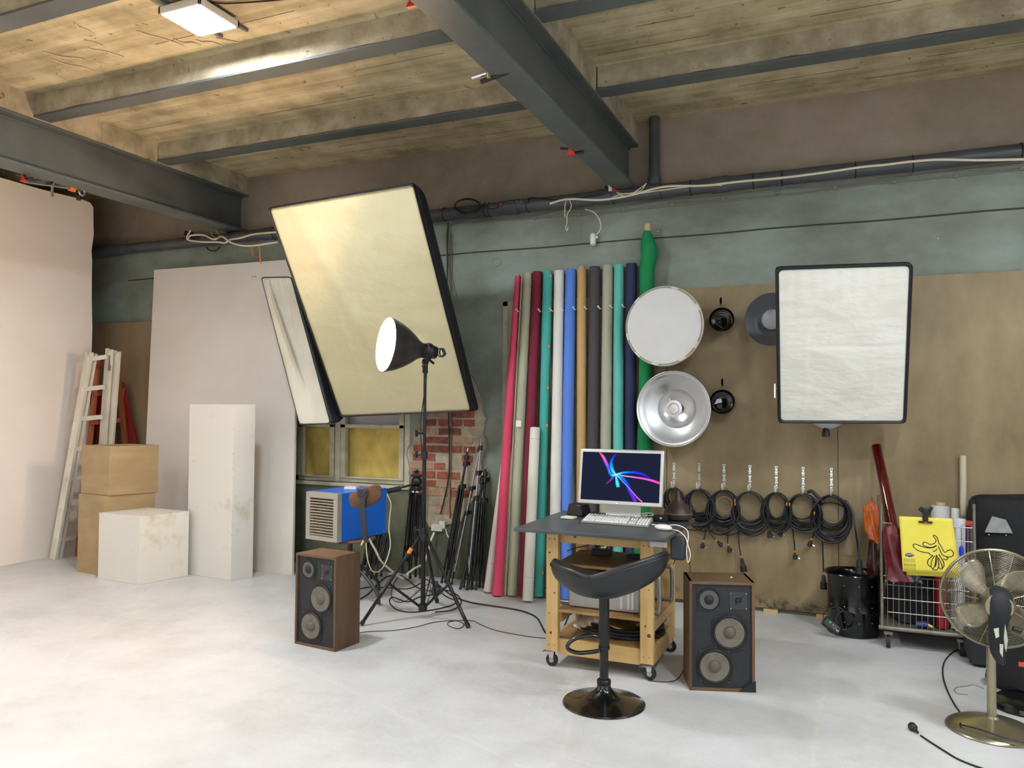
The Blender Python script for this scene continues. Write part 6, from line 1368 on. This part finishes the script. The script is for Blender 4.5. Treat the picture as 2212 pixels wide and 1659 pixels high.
p = at(2077, 1192, 'y', 5.47); tag(MB().sph(p, .014, .008, .04, 12, 8).build('blue_grip', M('blue_grip', (24, 60, 180), .4), loc=p), 'blue grip showing behind the right edge of the yellow bag', 'grip')

# ---- black bags at the right edge
m_bag = M('black_fabric', (12, 12, 14), .8, bump=.3, bs=30); m_bag2 = M('charcoal_nylon', (26, 27, 31), .7, bump=.3, bs=26)
t = thing('equipment_bag', 'tall black equipment bag with grey patch behind the fan', 'bag', (.95, 5.85, 0))
rg = []
for z, x0, x1, d in ((.02, .70, 1.5, .16), (.3, .69, 1.5, .18), (.6, .69, 1.5, .18), (.8, .70, 1.45, .17), (.92, .71, 1.30, .15), (.965, .74, 1.08, .12)):
    cx, hx = (x0+x1)/2, (x1-x0)/2; rg.append([V((cx+hx*max(-1, min(1, 1.3*math.cos(a))), 5.88+d*max(-1, min(1, 1.3*math.sin(a))), z+.02*math.sin(a*2)*(.5 if z > .5 else 0))) for a in [2*math.pi*j/32 for j in range(32)]])
MB().loft(rg).build('body', m_bag, t, sub=1)
pa = [at(x, y, 'y', 5.685) for x, y in ((2127, 1150), (2143, 1115), (2173, 1123), (2188, 1152))]
MB().poly(pa, (0, .004, 0)).build('grey_patch', M('grey_velcro', (150, 150, 146), .8, var=(132, 132, 128), vs=20), t, smooth=False)
b = MB()
for x, y in ((2136, 1155), (2173, 1156)): b.sph(at(x, y, 'y', 5.685), .006, n=8, m=6)
b.build('rivet', m_chrome, t)
p = at(2101, 1090, 'y', 5.66); MB().obox(p, .035, .03, .06, R=Matrix.Rotation(-.2, 3, 'Y')).build('carry_loop', m_bag, t, bevel=.006)
p = at(2203, 1108, 'y', 5.8); MB().sph(p, .03, .02, .04, 10, 8, R=Matrix.Rotation(.6, 3, 'Y')).build('steel_tip', m_chrome, t)
bag('equipment_bag', 'low charcoal nylon case on the floor beneath the fan head', [(.86, .02, .24), (.86, .1, .25), (.87, .24, .25), (.88, .30, .22), (.9, .32, .1)], m_bag2, 'bag', 8, .14, y0=5.42)
bag('equipment_bag', 'black sagging cloth bag lying on the floor right of the fan cable', [(.93, .0, .20), (.92, .05, .24), (.95, .12, .25), (1.0, .20, .22), (1.05, .25, .12)], m_bag, 'bag', 9, .2, y0=5.02)
c = V((.80, 4.70, 0)); t = thing('round_base', 'black round weighted base on the floor behind the fan pole', 'stand base', c)
MB().lathe([(.15, 0), (.155, .01), (.15, .03), (.12, .05), (.03, .055)], c, (0, 0, 1), 36).build('base', m_gl2, t); MB().lathe([(.02, .05), (.02, .3)], c+V((.12, .05, 0)), (0, 0, 1), 16).build('stub', m_bmet, t)
fcable('loose_wire', 'thin grey cord loop on the floor behind the fan base', [(2125, 1487), (2105, 1480), (2085, 1482), (2066, 1485), (2062, 1492), (2072, 1499), (2090, 1500)], .003, M('grey_cord', (150, 148, 140), .5), cat='cord')
p = at(2207, 1441, 'z', .2); tag(MB().obox(p+V((.01, .05, 0)), .03, .015, .02).build('orange_tag', M('orange_cap', (222, 78, 40), .5), loc=p), 'small orange tag at the right edge above the floor bag', 'tag')

# ---- pedestal fan
Fb = V((.600, 4.31, 0)); FC = V((.612, 4.20, .623)); aF = V((.06, 1, .02)).normalized()   # blows away from the camera
m_ch = M('champagne_metal', (164, 156, 132), .28, .85, var=(148, 140, 116), vs=3); m_bl = M('champagne_blade', (170, 160, 138), .35, .6)
fn = thing('pedestal_fan', 'champagne coloured metal pedestal fan with taped motor at the right edge', 'fan', Fb)
MB().lathe([(.192, 0), (.195, .006), (.190, .014), (.165, .026), (.145, .030), (.10, .042), (.055, .052), (.03, .06), (.026, .07)], Fb, (0, 0, 1), 64).build('base', m_ch, fn)
MB().cyl(Fb+V((0, 0, .06)), Fb+V((0, 0, .46)), .020, n=28).build('pole', m_ch, fn)
cg = MB(); Rf = .225
def fp(r, an, d): u, v, _ = frame_of(aF); return FC+(u*math.cos(an)+v*math.sin(an))*r+aF*d
cg.ring(FC+aF*.075, aF, Rf, .0075, 72, 8); cg.build('cage_rim', m_ch, fn)
b = MB()
for r in [.07+.0066*i for i in range(24)]:
    d = .075-.075*math.sqrt(max(0, 1-(r/.232)**2)); b.ring(FC+aF*d, aF, r, .00105, 56, 4)
for i in range(14):
    an = 2*math.pi*i/14+.1; b.tube([fp(r, an, .075-.075*math.sqrt(max(0, 1-(r/.232)**2))) for r in (.05, .1, .15, .2, .224)], .0018, 5)
b.build('rear_grille', m_ch, fn)
b = MB()
for r in [.05+.0085*i for i in range(21)]:
    d = .075+.085*math.sqrt(max(0, 1-(r/.236)**2)); b.ring(FC+aF*d, aF, r, .0010, 48, 4)
for i in range(8):
    an = 2*math.pi*i/8; b.tube([fp(r, an, .075+.085*math.sqrt(max(0, 1-(r/.236)**2))) for r in (.03, .1, .15, .2, .224)], .0018, 5)
b.build('front_grille', m_ch, fn)
for kk in range(4):
    a0 = .35+kk*math.pi/2+.25; mb = MB(); NR, NT = 9, 7
    for i in range(NR+1):
        r = .045+(.195-.045)*i/NR; wd_ = .30+.55*math.sin(math.pi*min(1, (i/NR)*.9+.1))*(.8)
        if i == NR: wd_ *= .75
        for j in range(NT+1):
            s = j/NT-.5; an = a0+s*wd_*1.25+.35*(i/NR); mb.v.append(fp(r, an, .085+.035*s*1.6))
    for i in range(NR):
        for j in range(NT): a = i*(NT+1)+j; mb.f.append((a, a+1, a+NT+2, a+NT+1))
    mb.build('blade', m_bl, fn, solid=.002)
MB().lathe([(.045, .06), (.045, .12), (.03, .13)], FC, aF, 24).build('hub', m_ch, fn)
MB().lathe([(.03, -.10), (.055, -.09), (.068, -.05), (.07, -.01), (.066, .03)], FC, aF, 36).build('motor_housing', m_ch, fn)
b = MB(); rg = []
for i, (z, w_, yy, dx) in enumerate(((.075, .022, -.07, 0), (.06, .045, -.10, 0), (.02, .052, -.125, .0), (-.04, .046, -.12, -.002), (-.10, .035, -.085, -.005), (-.16, .030, -.05, -.008), (-.22, .030, -.015, -.004), (-.26, .026, -.01, .006), (-.285, .012, -.02, .016))):
    rg.append([FC+V((dx+w_*math.cos(a)*(1+.1*math.sin(3*a+i)), yy+.05-.03*(i > 4)+(.045 if i < 5 else .03)*math.sin(a), z)) for a in [2*math.pi*j/20 for j in range(20)]])
b.loft(rg).build('black_tape_wrap', m_bag2, fn, sub=1)
b = MB().poly([FC+V(q) for q in ((.012, -.115, -.07), (.022, -.115, -.14), (.018, -.09, -.2), (.008, -.1, -.14))], (0, .004, 0)).poly([FC+V(q) for q in ((-.03, -.1, -.10), (-.012, -.11, -.09), (-.01, -.105, -.13), (-.022, -.1, -.14))], (0, .004, 0)).poly([FC+V(q) for q in ((-.004, -.078, -.17), (.01, -.078, -.17), (.008, -.068, -.23), (-.002, -.066, -.21))], (0, .004, 0))
b.build('exposed_metal', M('pale_paint', (196, 200, 180), .4), fn)
MB().cyl(FC+V((.05, -.05, -.10)), FC+V((.085, -.05, -.11)), .012).obox(FC+V((-.07, -.03, .01)), .015, .02, .03).build('knob', m_blk, fn, bevel=.003)
MB().cyl(Fb+V((0, 0, .44)), FC+V((0, -.02, -.05)), .016).build('neck', m_blk, fn)
fcable('fan_cable', 'black cable curving over the floor and across the fan base', [(2090, 1398), (2060, 1408), (2040, 1430), (2037, 1460), (2050, 1500), (2075, 1540), (2098, 1556)], .004, m_bcab, ends=None)
P = [at(2098, 1556, 'z', .012), V((.46, 4.235, .034)), V((.52, 4.17, .048)), V((.60, 4.13, .044)), V((.70, 4.12, .034)), V((.79, 4.13, .014)), V((.95, 4.12, .005))]
tag(MB().tube(spline(P, 6), .004, 7).build('fan_cable', m_bcab, loc=P[0]), 'end of the black cable lying on the fan base disc', 'cable')
o = fcable('plug_cable', 'black power cable with plug lying on the floor in the right foreground', [(1989, 1589), (2010, 1603), (2040, 1622), (2070, 1640), (2110, 1656), (2150, 1668), (2200, 1680)], .0042, m_bcab)
p = fl(1971, 1578); p.z = .018; e = at(1990, 1590, 'z', .006); t = thing('power_plug', 'black mains plug at the end of the foreground floor cable', 'plug', p)
MB().lathe([(.016, -.012), (.019, -.006), (.019, .012), (.014, .018), (.009, .022), (.005, .05)], p, e-p, 14).build('housing', m_blkm, t)

# ================================================================== FLOOR CABLES
fcable('floor_cable', 'thick black cable curving over the floor from the stands to the desk', [(946, 1262), (962, 1276), (985, 1291), (1020, 1302), (1065, 1309), (1110, 1316), (1140, 1324), (1160, 1335), (1170, 1352), (1178, 1366), (1195, 1374), (1212, 1366)], .006, m_bcab, ends=[at(1228, 1332, 'y', 4.72)])
fcable('speaker_wire', 'thin red and black speaker wire looping from the small speaker to the desk', [(776, 1367), (800, 1364), (850, 1362), (900, 1354), (940, 1344), (985, 1341), (1002, 1350), (990, 1358), (970, 1352), (968, 1345), (985, 1341), (1020, 1341), (1040, 1350), (1065, 1360), (1100, 1368), (1150, 1376), (1190, 1380)], .0028, M('dark_red_wire', (58, 22, 20), .5))
fcable('speaker_wire', 'thin dark wire from the desk caster to the large speaker', [(1400, 1470), (1430, 1473), (1458, 1470), (1472, 1456), (1479, 1444)], .0028, M('dark_red_wire', (58, 22, 20), .5))
fcable('floor_cable', 'black cable looping on the floor between the heater chair and lamp stand', [(776, 1295), (795, 1283), (815, 1262), (835, 1246), (862, 1242), (880, 1252), (900, 1268), (925, 1276), (950, 1274), (975, 1278), (992, 1290), (995, 1305), (975, 1318), (940, 1322)], .0048, m_bcab)
fcable('floor_cable', 'second black cable lying flat behind the lamp stand legs', [(776, 1272), (800, 1268), (840, 1270), (880, 1272), (905, 1262), (920, 1252), (935, 1262), (960, 1286), (985, 1300), (960, 1312), (900, 1322), (860, 1318), (842, 1302), (848, 1290), (880, 1300), (905, 1290), (940, 1284)], .0048, m_bcab)
fcable('floor_cable', 'thin black wire tangle at the foot of the lamp stand', [(862, 1243), (850, 1262), (845, 1285), (856, 1300), (880, 1296), (925, 1262), (928, 1285), (920, 1310), (935, 1290), (945, 1265)], .003, m_bcab)
p = fl(942, 1283); t = thing('cable_reel', 'small dark plug box on the floor behind the lamp stand', 'plug box', p)
MB().lathe([(.035, 0), (.04, .01), (.038, .05), (.03, .055)], p, (0, 0, 1), 20).obox(p+V((0, 0, .075)), .03, .05, .05, .4).build('housing', M('grey_plastic_box', (48, 54, 60), .45), t, bevel=.006)
cable('desk_cable', 'thin black red cable hanging at the right desk side down to the speaker', [(1458, 1160), (1462, 1185), (1459, 1205), (1455, 1218)], [4.4, 4.38, 4.38, 4.4], .003, m_bcab)
cable('desk_cable', 'thin dark cable hanging straight down behind the large speaker', [(1487, 1150), (1489, 1180), (1490, 1215), (1491, 1237), (1491, 1280)], [4.9, 4.9, 4.9, 4.9, 4.9], .0028, m_bcab)
